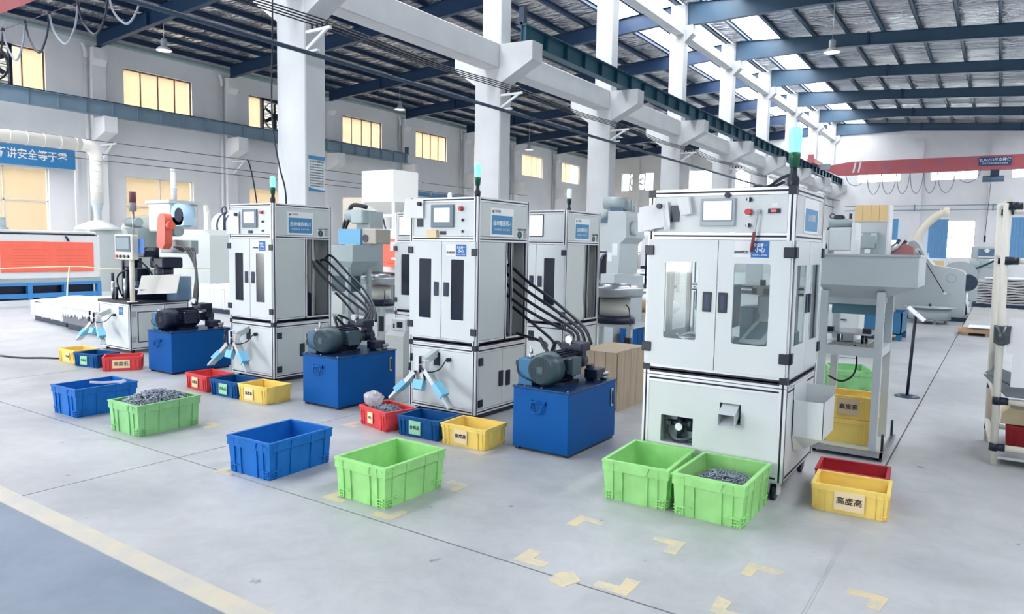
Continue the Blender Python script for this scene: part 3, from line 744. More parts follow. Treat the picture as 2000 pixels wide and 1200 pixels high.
def roller_press(loc, label, board, group, lit=True, paper=None, extras=True, monitor=False):
    w, d, H = .81, .86, 2.05
    t = thing('roller_press', label, 'machine', loc, 0, group)
    X, F, Bk = w/2, -d/2, d/2
    frame_part(t, w, d, .05, .665, [], 'base_frame')
    def ex(f, k):
        bar(f, k, 'z', .71, 1.65, X-.021, F+.46)
        bar(f, k, 'z', .71, 1.65, X-.021, F+.58, .025)
        bar(f, k, 'z', .71, 1.65, -X+.021, F+.46)
    frame_part(t, w, d, .668, H, [.715, 1.67], 'upper_frame', extra=ex)
    p = .003
    part('front_base_panel', B(-X+.045, X-.045, F+p, F+.012, .095, .62), PANEL, t)
    sl = B(-.095, -.018, F-.001, F+.02, .47, .595); part('chute_slot', sl, SLOT, t)
    for s_ in (-1, 1):
        part('side_base_panel', B(s_*(X-.012), s_*(X-p), F+.05, F+.43, .095, .62), PANELS, t)
        part('side_base_panel', B(s_*(X-.012), s_*(X-p), F+.435, Bk-.05, .095, .62), PANELS, t)
        part('side_panel', B(s_*(X-.012), s_*(X-p), F+.045, F+.44, .74, 1.645), PANELS, t)
        part('top_side_panel', B(s_*(X-.012), s_*(X-p), F+.045, Bk-.045, 1.695, H-.045), PANELS, t)
    for y, z0, z1 in ((F+.37, .27, .42), (F+.49, .26, .41)): part('handle', B(X, X+.008, y, y+.07, z0, z1, b=.004), BLACK, t)
    for z in (.15, .54): part('hinge', B(X-.004, X+.012, F+.045, F+.11, z-.035, z+.035, b=.004), BLACK, t)
    part('back_panel', B(-X+.045, X-.045, Bk-.012, Bk-p, .095, H-.05), PANELS, t)
    part('top_panel', B(-X+.03, X-.03, F+.03, Bk-.03, H-.016, H-.006), PANEL, t)
    part('deck_plate', B(-X+.03, X-.03, F+.03, Bk-.03, .64, .66), DSTEEL, t)
    part('control_panel', B(-X+.045, X-.045, F+p, F+.012, 1.695, H-.045), PANEL, t)
    dz0, dz1 = .74, 1.645
    door(t, -X+.012, -.004, F, dz0, dz1, (-.275, -.125, .92, 1.48), -.06, 1.2, -X+.02, (.85, 1.56), DARKPANE)
    door(t, .004, X-.012, F, dz0, dz1, (.115, .265, .92, 1.48), .06, 1.2, X-.02, (.82, 1.55), DARKPANE)
    part('press_unit', MB().box(-.2, .2, -.12, .3, .7, 1.0, b=.02).box(-.16, .16, -.05, .25, 1.0, 1.5, b=.02).cyl((-.25, .1, 1.2), (.25, .1, 1.2), .09), MOTD, t)
    [part('tie_rod', MB().cyl((s_*.22, .3, .7), (s_*.22, .3, 1.66), .025), STEEL, t) for s_ in (-1, 1)]
    y = F+.003
    if monitor:
        mo = part('monitor', B(-.33, .09, y-.012, y, 1.735, 2.0, b=.004), BLACK, t); part('display', B(-.32, .08, y-.0135, y-.011, 1.745, 1.99), SCREENW, mo)
    else:
        hmi(t, -.135, .135, y, 1.775, 1.985, BEZEL, SCREENW, .04, .05)
        button(t, .22, y, 1.945, .021, RED, 'emergency_stop', .026); button(t, .235, y, 1.842, .013, BLACK, 'selector_switch', .014, True); button(t, .235, y, 1.738, .012, BLACK, 'selector_switch', .012, True)
        part('breaker_cover', B(-.315, -.24, y-.006, y, 1.78, 1.86), BLACK, t); part('counter', B(-.034, .04, y-.006, y, 1.708, 1.74), BLACK, t)
        sticker(t, .055, .29, F-.012, 1.51, 1.618)
    name_board(t, X-p, F+.2, F+.575, 1.7, 1.965, board); badge(t, X-p, F+.64, F+.81, 1.68, 1.785)
    signal_lamp(t, X-.02 if not monitor else .13, F+.02 if not monitor else .1, H, .86, lit)
    for s_ in (-1, 1):
        part('corner_block', B(s_*(X-.045), s_*(X+.002), F-.004, F+.042, .645, .695), BLACK, t)
        for q in (F+.08, Bk-.08): part('foot', MB().cyl((s_*(X-.07), q, 0), (s_*(X-.07), q, .012), .035, n=12).cyl((s_*(X-.07), q, .01), (s_*(X-.07), q, .055), .012, n=8), BLACK, t)
        part('skirt_panel', B(s_*(X-.02), s_*(X-.012), F+.08, Bk-.08, .016, .05), BLACK, t)
    if extras: chute_set(t, -.07, F-.15, .44)
    if paper:
        a = MB(); n = 6; x0, x1, z0, z1 = paper
        vs = [(x0+(x1-x0)*i/n, F-.012-.03*((1-i/n)**2)*(1-k)-.006*math.sin(i*1.3), z0+(z1-z0)*k-(.02*i/n if k else 0)) for k in (0, 1) for i in range(n+1)]
        a.add(vs+[(v[0], v[1]-.001, v[2]) for v in vs], [(i, i+1, n+2+i, n+1+i) for i in range(n)]+[(2*n+2+i, 3*n+3+i, 3*n+4+i, 2*n+3+i) for i in range(n)], True)
        o = part('note_paper', a, PAPER, t); part('magnet', MB().cyl((x1-.04, F-.012, z1-.055), (x1-.04, F-.045, z1-.055), .02, n=12), BLACK, o)
    return t
PG = 'automatic roller presses'
m2 = roller_press((-4.315, 5.63, 0), 'tall white roller press with side sign reading -1, between two blue hydraulic tanks', '自动辊压机-1', PG, paper=(-.46, -.225, 1.865, 2.05))
part('folded_tag', MB().box(-.175, -.055, -.46, -.43, 1.675, 1.75, b=.004), CREAM, m2)
m1 = roller_press((-7.19, 5.63, 0), 'tall white roller press with blue side sign reading -2, before the nearest large column', '自动辊压机-2', PG, paper=(-.38, -.19, 1.7, 1.98))
roller_press((-4.63, 7.78, 0), 'white roller press with a monitor on its front, standing behind the press signed -1', '自动辊压机', PG, lit=False, monitor=True, extras=False)
roller_press((-6.545, 7.78, 0), 'white roller press mostly hidden behind the left edge of the press signed -1', '自动辊压机', PG, lit=False, monitor=True, extras=False)

# ---- the big glass-door machine in front
def glass_machine():
    w, d, H = .97, .86, 2.01
    t = thing('assembly_machine', 'large white assembly machine with clear door windows, nearest to the camera', 'machine', (-1.55, 5.11, 0))
    X, F, Bk = w/2, -d/2, d/2; p = .003
    frame_part(t, w, d, .13, .735, [], 'base_frame', .045)
    frame_part(t, w, d, .74, H, [.785, 1.70], 'upper_frame', .045)
    # base front with regulator window and outlet
    a = MB(); z0, z1 = .17, .69; hx = [(-.345, -.115, .27, .46), (.065, .205, .465, .60)]
    cuts = sorted([-X+.045, X-.045]+[h for q in hx for h in q[:2]])
    for u, v in zip(cuts, cuts[1:]):
        c = (u+v)/2; hs = [q for q in hx if q[0] < c < q[1]]
        if hs: a.box(u, v, F+p, F+.012, z0, hs[0][2]); a.box(u, v, F+p, F+.012, hs[0][3], z1)
        else: a.box(u, v, F+p, F+.012, z0, z1)
    part('front_base_panel', a, PANEL, t)
    part('regulator_recess', MB().box(-.345, -.115, F+.1, F+.105, .25, .48).box(-.35, -.345, F+.01, F+.1, .25, .48).box(-.115, -.11, F+.01, F+.1, .25, .48).box(-.35, -.11, F+.01, F+.1, .25, .27), SHEETD, t)
    r = part('air_regulator', MB().cyl((-.3, F+.06, .40), (-.13, F+.06, .40), .022, n=12).cyl((-.22, F+.06, .30), (-.22, F+.06, .46), .025, n=12).box(-.32, -.28, F+.03, F+.08, .385, .415).cyl((-.15, F+.06, .36), (-.15, F+.06, .44), .028, n=12), BLACK, t)
    part('pressure_gauge', MB().cyl((-.22, F+.03, .385), (-.22, F+.015, .385), .026, n=16), SIGNW, r); part('gauge_bowl', MB().cyl((-.2, F+.06, .29), (-.2, F+.06, .345), .02, n=10), GLASS, r)
    part('air_tube', MB().tube([(-.31, F+.06, .40), (-.32, F+.05, .33), (-.27, F+.04, .285), (-.2, F+.04, .28), (-.13, F+.05, .31)], .006, 6).tube([(-.3, F+.05, .40), (-.31, F+.04, .35), (-.25, F+.035, .277), (-.12, F+.05, .29)], .006, 6), BLACK, r)
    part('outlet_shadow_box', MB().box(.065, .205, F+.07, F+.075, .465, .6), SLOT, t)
    o = part('outlet_chute', MB(), SHEETG, t) if False else None
    ch = MB(); # square hollow spout sloping forward
    ring = lambda y, z, i: [(.08+i, y, z+i), (.19-i, y, z+i), (.19-i, y, z+.085-i), (.08+i, y, z+.085-i)]
    ch.loft([ring(F+.07, .535, 0), ring(F-.075, .455, 0), ring(F-.075, .455, .004), ring(F+.07, .535, .004)], cap=False)
    part('outlet_chute', ch, SHEETG, t)
    part('control_panel', B(-X+.047, X-.047, F+p, F+.012, 1.724, H-.047), PANEL, t)
    for s_ in (-1, 1):
        part('top_side_panel', B(s_*(X-.012), s_*(X-p), F+.047, Bk-.047, 1.724, H-.047), PANELS, t)
        part('side_base_panel', B(s_*(X-.012), s_*(X-p), F+.047, Bk-.047, .17, .69), PANEL, t)
        dp = MB(); # side doors with a slim window each
        for y0, y1 in ((F+.03, -.003), (.003, Bk-.03)):
            c = (y0+y1)/2; q = MB(); q.box(s_*(X-.004), s_*(X+.008), y0, c-.135, .81, 1.675); q.box(s_*(X-.004), s_*(X+.008), c+.135, y1, .81, 1.675)
            q.box(s_*(X-.004), s_*(X+.008), c-.135, c+.135, .81, 1.0); q.box(s_*(X-.004), s_*(X+.008), c-.135, c+.135, 1.52, 1.675)
            o = part('side_door', q, PANEL, t); part('window_pane', B(s_*(X-.001), s_*(X+.002), c-.135, c+.135, 1.0, 1.52), ACRYL, o)
            hy = y1-.04 if y0 < -.1 else y0+.04
            part('handle', B(s_*(X+.008), s_*(X+.017), hy-.025, hy+.025, 1.2, 1.33, b=.005), BLACK, o)
            for z in (.93, 1.6): part('hinge', B(s_*(X-.004), s_*(X+.02), (y0 if y0 < -.1 else y1)-.03, (y0 if y0 < -.1 else y1)+.03, z-.035, z+.035, b=.004), BLACK, o)
    part('top_panel', B(-X+.03, X-.03, F+.03, Bk-.03, H-.016, H-.006), PANEL, t); part('ceiling_panel', B(-X+.03, X-.03, F+.03, Bk-.03, 1.69, 1.7), PANELS, t)
    part('deck_plate', B(-X+.03, X-.03, F+.03, Bk-.03, .745, .765), PANEL, t)
    part('back_panel', B(-X+.04, X-.04, Bk-.03, Bk-.02, .77, .95), PANEL, t); part('back_pane', B(-X+.04, X-.04, Bk-.028, Bk-.022, .95, 1.68), ACRYL, t); part('back_base_panel', B(-X+.04, X-.04, Bk-.012, Bk-p, .17, .69), PANELS, t)
    fi, ki = MB(), MB()
    for x in (-.2, .22, .34): bar(fi, ki, 'z', .765, 1.69, x, Bk-.08, .035)
    for z in (1.30, 1.34): bar(fi, ki, 'x', -X+.05, X-.05, Bk-.08, z, .03)
    o = part('inner_frame', fi, ALU, t); part('profile_slot', ki, SLOT, o)
    TG = mat('teal_grey_cast', '6F8E9A', .35)
    part('feeder_head', MB().prism([(-.24, 1.18), (-.24, 1.33), (.0, 1.36), (.0, 1.06), (-.06, 1.04), (-.1, 1.15)], 'y', -.12, .16).cyl((-.1, .05, 1.06), (-.1, .05, .8), .06, n=14), TG, t)
    part('feeder_hose', MB().tube([(-.25, -.1, 1.22), (-.14, -.14, 1.2), (-.02, -.12, 1.05), (.02, -.05, .9)], .008, 6).tube([(-.34, -.15, .98), (-.22, -.2, 1.02), (-.08, -.2, .97), (.02, -.15, .93)], .009, 6), WHITE, t)
    part('slide_chute', MB().loft([[(.13, -.3, .99), (.3, -.3, .99), (.3, -.3, 1.0), (.13, -.3, 1.0)], [(.19, -.05, 1.14), (.36, -.05, 1.14), (.36, -.05, 1.15), (.19, -.05, 1.15)]]).box(.3, .36, -.28, -.05, .9, 1.0), PANEL, t)
    part('slide_window', MB().loft([[(.165, -.27, 1.022), (.265, -.27, 1.022), (.265, -.27, 1.026), (.165, -.27, 1.026)], [(.215, -.1, 1.124), (.315, -.1, 1.124), (.315, -.1, 1.128), (.215, -.1, 1.128)]]), TG, t)
    part('pick_head', MB().box(.18, .28, -.06, .06, 1.17, 1.3, b=.006).box(.12, .4, .02, .1, 1.3, 1.37, b=.006).box(.2, .25, -.07, .0, 1.1, 1.18), SHEETG, t)
    part('pick_cylinder', MB().cyl((.2, -.02, 1.37), (.2, -.02, 1.41), .02).cyl((.3, .06, 1.37), (.3, .06, 1.43), .025).box(.14, .17, -.07, -.05, 1.31, 1.35).box(.22, .27, -.07, -.05, 1.31, 1.35), BLACK, t)
    part('cable_loop', MB().tube([(.3, .06, 1.35), (.37, .04, 1.32), (.39, .02, 1.22), (.38, .0, 1.08), (.36, .0, .95)], .014, 8), BLACK, t)
    part('tooling_block', MB().box(.06, .16, -.05, .15, .766, 1.22, b=.01).box(.3, .42, -.25, .1, .766, .93, b=.01).box(.1, .4, .1, .25, .766, 1.05, b=.01), TG, t)
    part('bowl_rim', MB().lathe([(.2, .95), (.21, .99), (.19, .99), (.16, .9), (.08, .84)], (-.2, -.02, 0), n=24), STEEL, t)
    door(t, -X+.012, .013, F, .81, 1.675, (-.345, -.115, 1.0, 1.525), -.045, 1.265, -X+.02, (.93, 1.6), ACRYL)
    door(t, .019, X-.012, F, .81, 1.675, (.125, .355, 1.0, 1.525), .06, 1.265, X-.02, (.93, 1.6), ACRYL)
    y = F+.003
    hmi(t, -.115, .115, y, 1.765, 1.945, BEZELL, SCREENW, .022, .04)
    part('screen_rim', MB().box(-.1, .1, y-.0208, y-.0195, 1.795, 1.93), BEZEL, t)
    part('magnet', MB().cyl((.09-.03, y, 1.965), (.06, y-.02, 1.965), .018, n=14), BLACK, t)
    button(t, .2, y, 1.935, .016, BLACK, 'selector_switch', .014, True); button(t, .2, y, 1.855, .022, RED, 'emergency_stop', .026); button(t, .2, y, 1.77, .015, BLACK, 'selector_switch', .012, True)
    part('counter', B(.32, .395, y-.008, y, 1.845, 1.875), BLACK, t); part('counter_digits', B(.338, .37, y-.009, y-.008, 1.853, 1.868), mat('digit_red', 'E8556A', .4, emit=.8, ecol='F06070'), t)
    part('name_tag', B(.34, .38, y-.002, y, 1.885, 1.91), PAPER, t)
    part('breaker_cover', B(-.325, -.265, y-.008, y, 1.795, 1.905), mat('cover_teal_black', '123040', .4), t)
    ky = part('key_lever', MB().cyl((.265, y, 1.86), (.265, y-.03, 1.855), .012, n=10).tube([(.265, y-.025, 1.85), (.255, y-.035, 1.78), (.25, y-.04, 1.72)], .007, 6), STEEL, t)
    part('grip', MB().cyl((.25, y-.04, 1.725), (.238, y-.045, 1.60), .011, n=8), mat('grip_red', '7E3A3E', .5), ky)
    sticker(t, .12, .34, F-.012, 1.565, 1.67, '自动组装机 1')
    def sheet(pts, ang, name='note_paper', m_=PAPER):
        cx, cz, w2, h2 = pts; a = MB(); n = 5; c_, s_ = math.cos(ang), math.sin(ang); vs = []
        for k in (0, 1):
            for i in range(n+1):
                u, v = -w2+2*w2*i/n, -h2+2*h2*k; vs.append((cx+u*c_-v*s_, F-.016-.012*math.sin(i*1.1+k)-.03*(1-k), cz+u*s_+v*c_))
        a.add(vs+[(q[0], q[1]-.0015, q[2]) for q in vs], [(i, i+1, n+2+i, n+1+i) for i in range(n)]+[(2*n+2+i, 3*n+3+i, 3*n+4+i, 2*n+3+i) for i in range(n)], True)
        return part(name, a, m_, t)
    o = sheet((-.43, 1.83, .105, .085), .2); part('magnet', MB().cyl((-.395, F-.02, 1.9), (-.395, F-.05, 1.9), .018, n=14), BLACK, o)
    sheet((-.5, 1.795, .05, .07), .12); sheet((-.355, 1.83, .02, .09), .25)
    part('card_packet', MB().loft([[(-.27, F-.01, 1.95), (-.19, F-.01, 1.96), (-.19, F-.05, 1.96), (-.27, F-.05, 1.95)], [(-.235, F-.01, 1.835), (-.17, F-.01, 1.845), (-.17, F-.055, 1.845), (-.235, F-.055, 1.835)]]), PAPER, t)
    # side sign, black corner blocks, casters, signal lamp, cables on the roof
    o = part('sign_board', B(X-p, X, F+.25, Bk-.18, 1.73, 1.955), SIGNW, t)
    part('sign_field', B(X, X+.001, F+.28, Bk-.21, 1.745, 1.89), SIGNB, o); text('自动装配机', .05, (X+.0018, .03, 1.83), SIDE, SIGNW, o)
    for s_ in (-1, 1):
        part('corner_block', B(s_*(X-.047), s_*(X+.003), F-.004, F+.045, H-.05, H+.004), BLACK, t); part('corner_block', B(s_*(X-.047), s_*(X+.003), F-.004, F+.045, .765, .81), BLACK, t)
        for q in (F+.06, Bk-.06):
            c = part('caster', MB().cyl((s_*(X-.06)-.014, q, .05), (s_*(X-.06)+.014, q, .05), .05, n=18), BLACK, t)
            part('caster_fork', MB().box(s_*(X-.06)-.034, s_*(X-.06)-.02, q-.03, q+.035, .04, .12).box(s_*(X-.06)+.02, s_*(X-.06)+.034, q-.03, q+.035, .04, .12).box(s_*(X-.06)-.034, s_*(X-.06)+.034, q-.035, q+.04, .112, .132), WHITE, c)
    signal_lamp(t, X-.05, F+.12, H, 1.1, True)
    part('roof_cable', MB().tube([(.05, .1, H), (.12, .0, H+.05), (.22, -.1, H+.03), (.3, -.05, H+.09), (.36, .0, H+.12)], .011, 6).tube([(.0, .15, H), (.1, .06, H+.04), (.2, -.04, H+.02), (.3, .02, H+.07)], .01, 6), RUBBER, t)
    # collecting hopper on the side
    hb = MB(); x0, x1, y0, y1, z0, z1, e = X+.002, X+.19, F+.2, F+.56, .4, .64, .004
    hb.box(x0, x1, y0, y0+e, z0, z1); hb.box(x0, x1, y1-e, y1, z0+.05, z1+.06); hb.box(x1-e, x1, y0, y1, z0, z1); hb.box(x0, x0+e, y0, y1, z0, z1+.1)
    hb.loft([[(x0, y0, z0), (x1, y0, z0), (x1, y1, z0), (x0, y1, z0)], [(x0, y0+.05, z0-.1), (x0+.06, y0+.1, z0-.1), (x0+.06, y1-.1, z0-.1), (x0, y1-.05, z0-.1)]])
    part('collecting_box', hb, PANEL, t); part('box_lining', B(x0+e, x1-e, y0+e, y1-e, z0+.08, z0+.09), STEEL, t)
glass_machine()

# ---- hydraulic power units
def hydraulic_unit(loc, label, d=.8, green=True, hoses=(), mz=.0, cowl=True):
    w, H = .51, .5
    t = thing('hydraulic_unit', label, 'hydraulic unit', loc, 0, 'blue hydraulic power units'); X, F, Bk = w/2, -d/2, d/2
    tk = part('tank', B(-X, X, F, Bk, .02, H, b=.006), TANKB, t)
    part('tank_lid', B(-X-.006, X+.006, F-.006, Bk+.006, H, H+.012), mat('lid_navy', '173A6A', .3), t)
    for x in (-X+.02, -X+.1, 0, X-.02):
        part('lid_bolt', MB().cyl((x, F+.012, H+.012), (x, F+.012, H+.022), .007, n=8), STEEL, t)
    for s_ in (-1, 1): part('skid', B(s_*(X-.05), s_*(X-.01), F+.02, Bk-.02, 0, .03), MOTD, t)
    hd = part('lifting_handle', MB().cyl((-.09, F-.012, .40), (.05, F-.012, .40), .009, n=8).box(-.09, -.07, F-.02, F, .385, .415).box(.03, .05, F-.02, F, .385, .415), TANKB, t)
    part('handle_ring', MB().tube([(-.07, F-.02, .395), (-.07, F-.03, .35), (-.05, F-.034, .325), (-.02, F-.036, .318), (.01, F-.034, .325), (.03, F-.03, .35), (.03, F-.02, .395)], .008, 6), TANKB, hd)
    g = part('level_gauge', B(X, X+.012, Bk-.1, Bk-.065, .29, .44, b=.003), STEEL, t); part('gauge_tube', MB().cyl((X+.013, Bk-.082, .31), (X+.013, Bk-.082, .42), .008, n=8), BLACK, g)
    cz = H+.15+mz; R = .125; cx = -.03
    mbm = MOTG if cowl else MOTD
    mo = part('motor', MB().lathe([(0, F+.17), (R*.9, F+.17), (R*.92, F+.2), (R*.92, F+.47), (R*.8, F+.5), (.05, F+.52), (.045, F+.6)], (cx, 0, cz), axis='y', n=28), MOTG if green else MOTD, t)
    part('fan_cowl', MB().lathe([(R*.82, F+.03), (R*.9, F+.035), (R*1.04, F+.08), (R*1.05, F+.2), (R*.95, F+.2)], (cx, 0, cz), axis='y', n=28), mbm, mo)
    gr = MB(); gr.cyl((cx, F+.04, cz), (cx, F+.036, cz), R*.86, n=28); part('fan_back', gr, MOTD, mo)
    gl = MB(); k = 7
    for i in range(-k, k+1):
        q = R*.8*i/k; hl = math.sqrt(max(0, (R*.82)**2-q*q))
        if hl > .01: gl.box(cx-hl, cx+hl, F+.028, F+.034, cz+q-.003, cz+q+.003); gl.box(cx+q-.003, cx+q+.003, F+.028, F+.034, cz-hl, cz+hl)
    gl.box(cx-.025, cx+.025, F+.026, F+.034, cz-.025, cz+.025)
    part('fan_grille', gl, mbm, mo)
    fin = MB()
    for i in range(26):
        a = 2*PI*i/26; s0 = len(fin.v); fin.box(-.003, .003, F+.2, F+.46, R*.9, R*1.02); fin.xform(Matrix.Translation((cx, 0, cz)) @ Matrix.Rotation(a, 4, 'Y'), s0)
    part('cooling_fins', fin, MOTD, mo)
    tb = part('terminal_box', B(cx+R*.8, cx+R*1.25, F+.26, F+.40, cz-.055, cz+.08, b=.008), mbm, mo); part('terminal_lid', B(cx+R*1.25, cx+R*1.32, F+.255, F+.405, cz-.06, cz+.085, b=.004), mbm, tb)
    part('motor_foot', MB().box(cx-.11, cx+.11, F+.22, F+.46, H+.012, H+.035).box(cx-.06, cx+.06, F+.22, F+.46, H+.03, cz-R*.7), MOTD, mo)
    part('pump', MB().cyl((cx, F+.6, cz), (cx, F+.72, cz), .06, n=16).box(cx-.05, cx+.05, F+.62, F+.7, cz, cz+.14, b=.006).box(cx-.09, cx+.11, F+.5, F+.66, cz+.1, cz+.17, b=.006), MOTD, t)
    part('pressure_gauge', MB().cyl((cx+.0, F+.5, cz+.2), (cx+.0, F+.47, cz+.2), .033, n=16).cyl((cx, F+.51, cz+.12), (cx, F+.51, cz+.19), .012, n=8), STEEL, t)
    part('valve_block', B(-X+.01, -X+.14, F+.05, F+.22, H+.012, H+.225, b=.005), mat('valve_teal', '2A6E98', .35) if not green else mat('valve_teal2', '34607A', .35), t)
    part('valve_fitting', MB().cyl((-X+.1, F+.1, H+.22), (-X+.1, F+.1, H+.26), .022, n=10).cyl((-X+.05, F+.18, H+.22), (-X+.05, F+.18, H+.31), .013, n=8), STEEL, t)
    part('cable_plug', MB().box(-X-.02, -X+.012, F+.06, F+.1, H+.16, H+.2).tube([(-X-.01, F+.07, H+.16), (-X+.03, F+.03, H+.1), (-X+.1, F+.03, H+.07), (-X+.16, F+.05, H+.05)], .006, 6), BLACK, t)
    part('filler_cap', MB().cyl((X-.07, Bk-.1, H+.012), (X-.07, Bk-.1, H+.05), .03, n=14).cyl((X-.07, Bk-.1, H+.05), (X-.07, Bk-.1, H+.075), .042, n=14), STEEL, t)
    part('relief_valve', MB().cyl((.1, F+.62, H+.012), (.1, F+.62, H+.14), .035, n=12).box(.08, .2, F+.55, F+.7, H+.03, H+.11, b=.006), MOTD, t)
    for pts in hoses: part('hydraulic_hose', MB().tube(pts, .015, 8), RUBBER, t)
    return t
def press_hoses(dx, dy=.0):
    P = []
    for j in range(4):
        o = .06*j
        P.append([(-.12+.06*j, .3, .8), (-.2+.04*j, .42, .86+.02*j), (-.5, .6+o*.5, .9+.06*j), (-.9, .72+o*.5, 1.02+.08*j), (-1.25, .68+o, 1.25+.07*j), (-1.35, .66+o, 1.4)])
    P.append([(-.12, .16, .74), (-.22, .2, .8), (-.34, .3, .66), (-.42, .5, .74), (-.75, .7, .86), (-1.1, .8, 1.02)])
    P.append([(-.18, .0, .73), (-.3, .06, .84), (-.4, .3, .72), (-.6, .62, .72), (-1.0, .75, .76)])
    return P
hydraulic_unit((-2.885, 5.08, 0), 'blue hydraulic tank with a dark motor, beside the glass-door machine', .8, False, press_hoses(0))
hydraulic_unit((-5.455, 5.12, 0), 'blue hydraulic tank with a grey-green motor, between the two signed presses', .8, True, press_hoses(0))
h0 = [[(-.1+.03*j, .1, .8), (-.2+.02*j, .2, 1.0), (-.5, .4, 1.25+.03*j), (-.9, .5+.04*j, 1.5), (-1.25, .55+.04*j, 1.52-.02*j)] for j in range(4)]
hydraulic_unit((-8.37, 5.16, 0), 'blue hydraulic tank with a large round black motor, beside the table press', .8, False, h0, cowl=False)

# ---- table press with orange cover
def table_press():
    w, d = .84, .9; t = thing('table_press', 'open table press with a coral orange belt cover and a touch screen on a post', 'machine', (-10.5, 5.75, 0)); X, F, Bk = w/2, -d/2, d/2
    frame_part(t, w, d, .05, .7, [], 'base_frame')
    part('front_base_panel', B(-X+.045, X-.045, F+.003, F+.012, .09, .655), PANEL, t)
    for s_ in (-1, 1):
        part('side_base_panel', B(s_*(X-.012), s_*(X-.003), F+.045, Bk-.045, .09, .655), PANEL, t)
        for q in (F+.08, Bk-.08): part('foot', MB().cyl((s_*(X-.07), q, 0), (s_*(X-.07), q, .055), .025, n=10), BLACK, t)
    part('access_hatch', B(X-.003, X+.004, F+.13, Bk-.12, .16, .58, b=.003), PANELS, t); part('hatch_gasket', MB().box(X-.004, X+.002, F+.12, Bk-.11, .15, .59), SLOT, t)
    for z in (.2, .56): part('hinge', B(X, X+.012, F+.03, F+.09, z-.04, z+.04), SHEETD, t)
    part('deck', B(-X-.01, X+.01, F-.01, Bk+.01, .7, .74, b=.004), SLOT, t); part('deck_edge', B(-X-.012, X+.012, F-.014, F-.008, .68, .7), ALU, t)
    part('rotary_table', MB().lathe([(0, .74), (.3, .74), (.3, .86), (.32, .86), (.32, .885), (0, .885)], (.12, .12, 0), n=28), MOTD, t)
    for i in range(7):
        a_ = 2*PI*i/7; part('die_station', MB().cyl((.12+.24*math.cos(a_), .12+.24*math.sin(a_), .9), (.12+.24*math.cos(a_), .12+.24*math.sin(a_), 1.0), .05, n=12), DSTEEL if i % 2 else MOTD, t)
    for i, (x_, y_, h_) in enumerate([(-.3, -.3, 1.12), (-.22, -.34, 1.0), (-.08, -.36, .92), (.05, -.3, 1.05), (-.34, -.12, 1.3)]): part('guide_rod', MB().cyl((x_, y_, .74), (x_, y_, h_), .022, n=10), STEEL if i % 2 else MOTD, t)
    part('valve_manifold', MB().box(-.36, -.12, -.12, .05, 1.2, 1.34, b=.01).box(-.02, .2, -.1, .08, 1.36, 1.46, b=.01), MOTD, t)
    part('table_ring', MB().lathe([(.2, .886), (.325, .886), (.325, .9), (.2, .9)], (.12, .12, 0), n=28), STEEL, t)
    body = MB(); body.box(.0, .42, .05, .35, .9, 1.06, b=.02).cyl((.2, .2, 1.0), (.2, .2, 1.25), .13, n=20).box(.02, .38, .08, .4, 1.2, 1.36, b=.02).cyl((.12, .12, 1.3), (.12, .12, 1.5), .05, n=12).cyl((.3, .15, 1.05), (.3, .15, 1.22), .035, n=10)
    part('press_head', body, MOTD, t)
    part('press_column', MB().cyl((-.12, .0, .74), (-.12, .0, 1.28), .028, n=12).cyl((-.26, -.1, .74), (-.26, -.1, 1.2), .022, n=10).box(-.3, -.02, -.1, .12, .95, 1.2, b=.02), MOTD, t)
    part('front_plate', MB().loft([[(.2, -.2, .82), (.78, .05, .86), (.78, .04, .86), (.2, -.21, .82)], [(.18, -.12, 1.09), (.75, .13, 1.13), (.75, .12, 1.13), (.18, -.13, 1.09)]]), mat('plate_warm', 'D9D8D2', .4), t)
    part('blue_drum', MB().cyl((.5, .25, .74), (.5, .25, 1.08), .17, n=22), mat('drum_grey', '5E7C96', .35), t)
    part('cross_beam', B(-.05, .75, .3, .42, 1.42, 1.62, b=.01), SHEETD, t)
    oc = MB(); pts = []
    for i in range(9): a = PI*i/8; pts.append((.36+.1*math.cos(a), 1.9+.1*math.sin(a)))
    pts += [(.22, 1.56), (.26, 1.5), (.38, 1.48), (.44, 1.56)]
    oc.prism(pts, 'y', .08, .2); part('belt_cover', oc, ORANGE, t); part('belt_boss', MB().cyl((.47, .14, 1.83), (.53, .14, 1.83), .06, n=14), ORANGE, t)
    part('belt_motor', MB().cyl((.45, .3, 1.75), (.2, .3, 1.75), .08, n=16), SHEETD, t)
    hp = part('screen_post', MB().cyl((.545-.06, F+.02, .74), (.485, F+.02, 1.36), .032, n=14).cyl((.485, F+.02, .74), (.485, F+.02, .75), .07, n=16), mat('cream_post', 'E6E2D6', .4), t)
    hb = part('screen_box', B(.13, .6, F-.03, F+.06, 1.33, 1.68, b=.01), mat('cream_box', 'DEDBD0', .4), t)
    part('screen_bezel', B(.17, .555, F-.036, F-.028, 1.44, 1.66), mat('bezel_navy', '1E3C58', .4), hb); part('display', B(.2, .525, F-.038, F-.035, 1.48, 1.635), mat('screen_teal', '5C7C88', .3, emit=.1), hb)
    for i, m_ in enumerate((RED, BLACK, GREEND, BLACK)): part('push_button', MB().cyl((.2+.1*i, F-.03, 1.375), (.2+.1*i, F-.05, 1.375), .022, n=12), m_, hb)
    part('document_pocket', B(.62, .78, F+.04, F+.045, 1.42, 1.62), LBLUE, hb)
    sp = part('signal_pole', MB().cyl((.53, F+.03, 1.68), (.53, F+.03, 2.0), .012, n=8), STEEL, t)
    part('signal_lamp', MB().cyl((.53, F+.03, 2.0), (.53, F+.03, 2.12), .045, n=14), mat('lamp_grey', '8A8C8C', .4), sp); part('lamp_lens', MB().cyl((.53, F+.03, 2.12), (.53, F+.03, 2.27), .045, n=14), mat('lamp_maroon', '6A3A40', .35), sp)
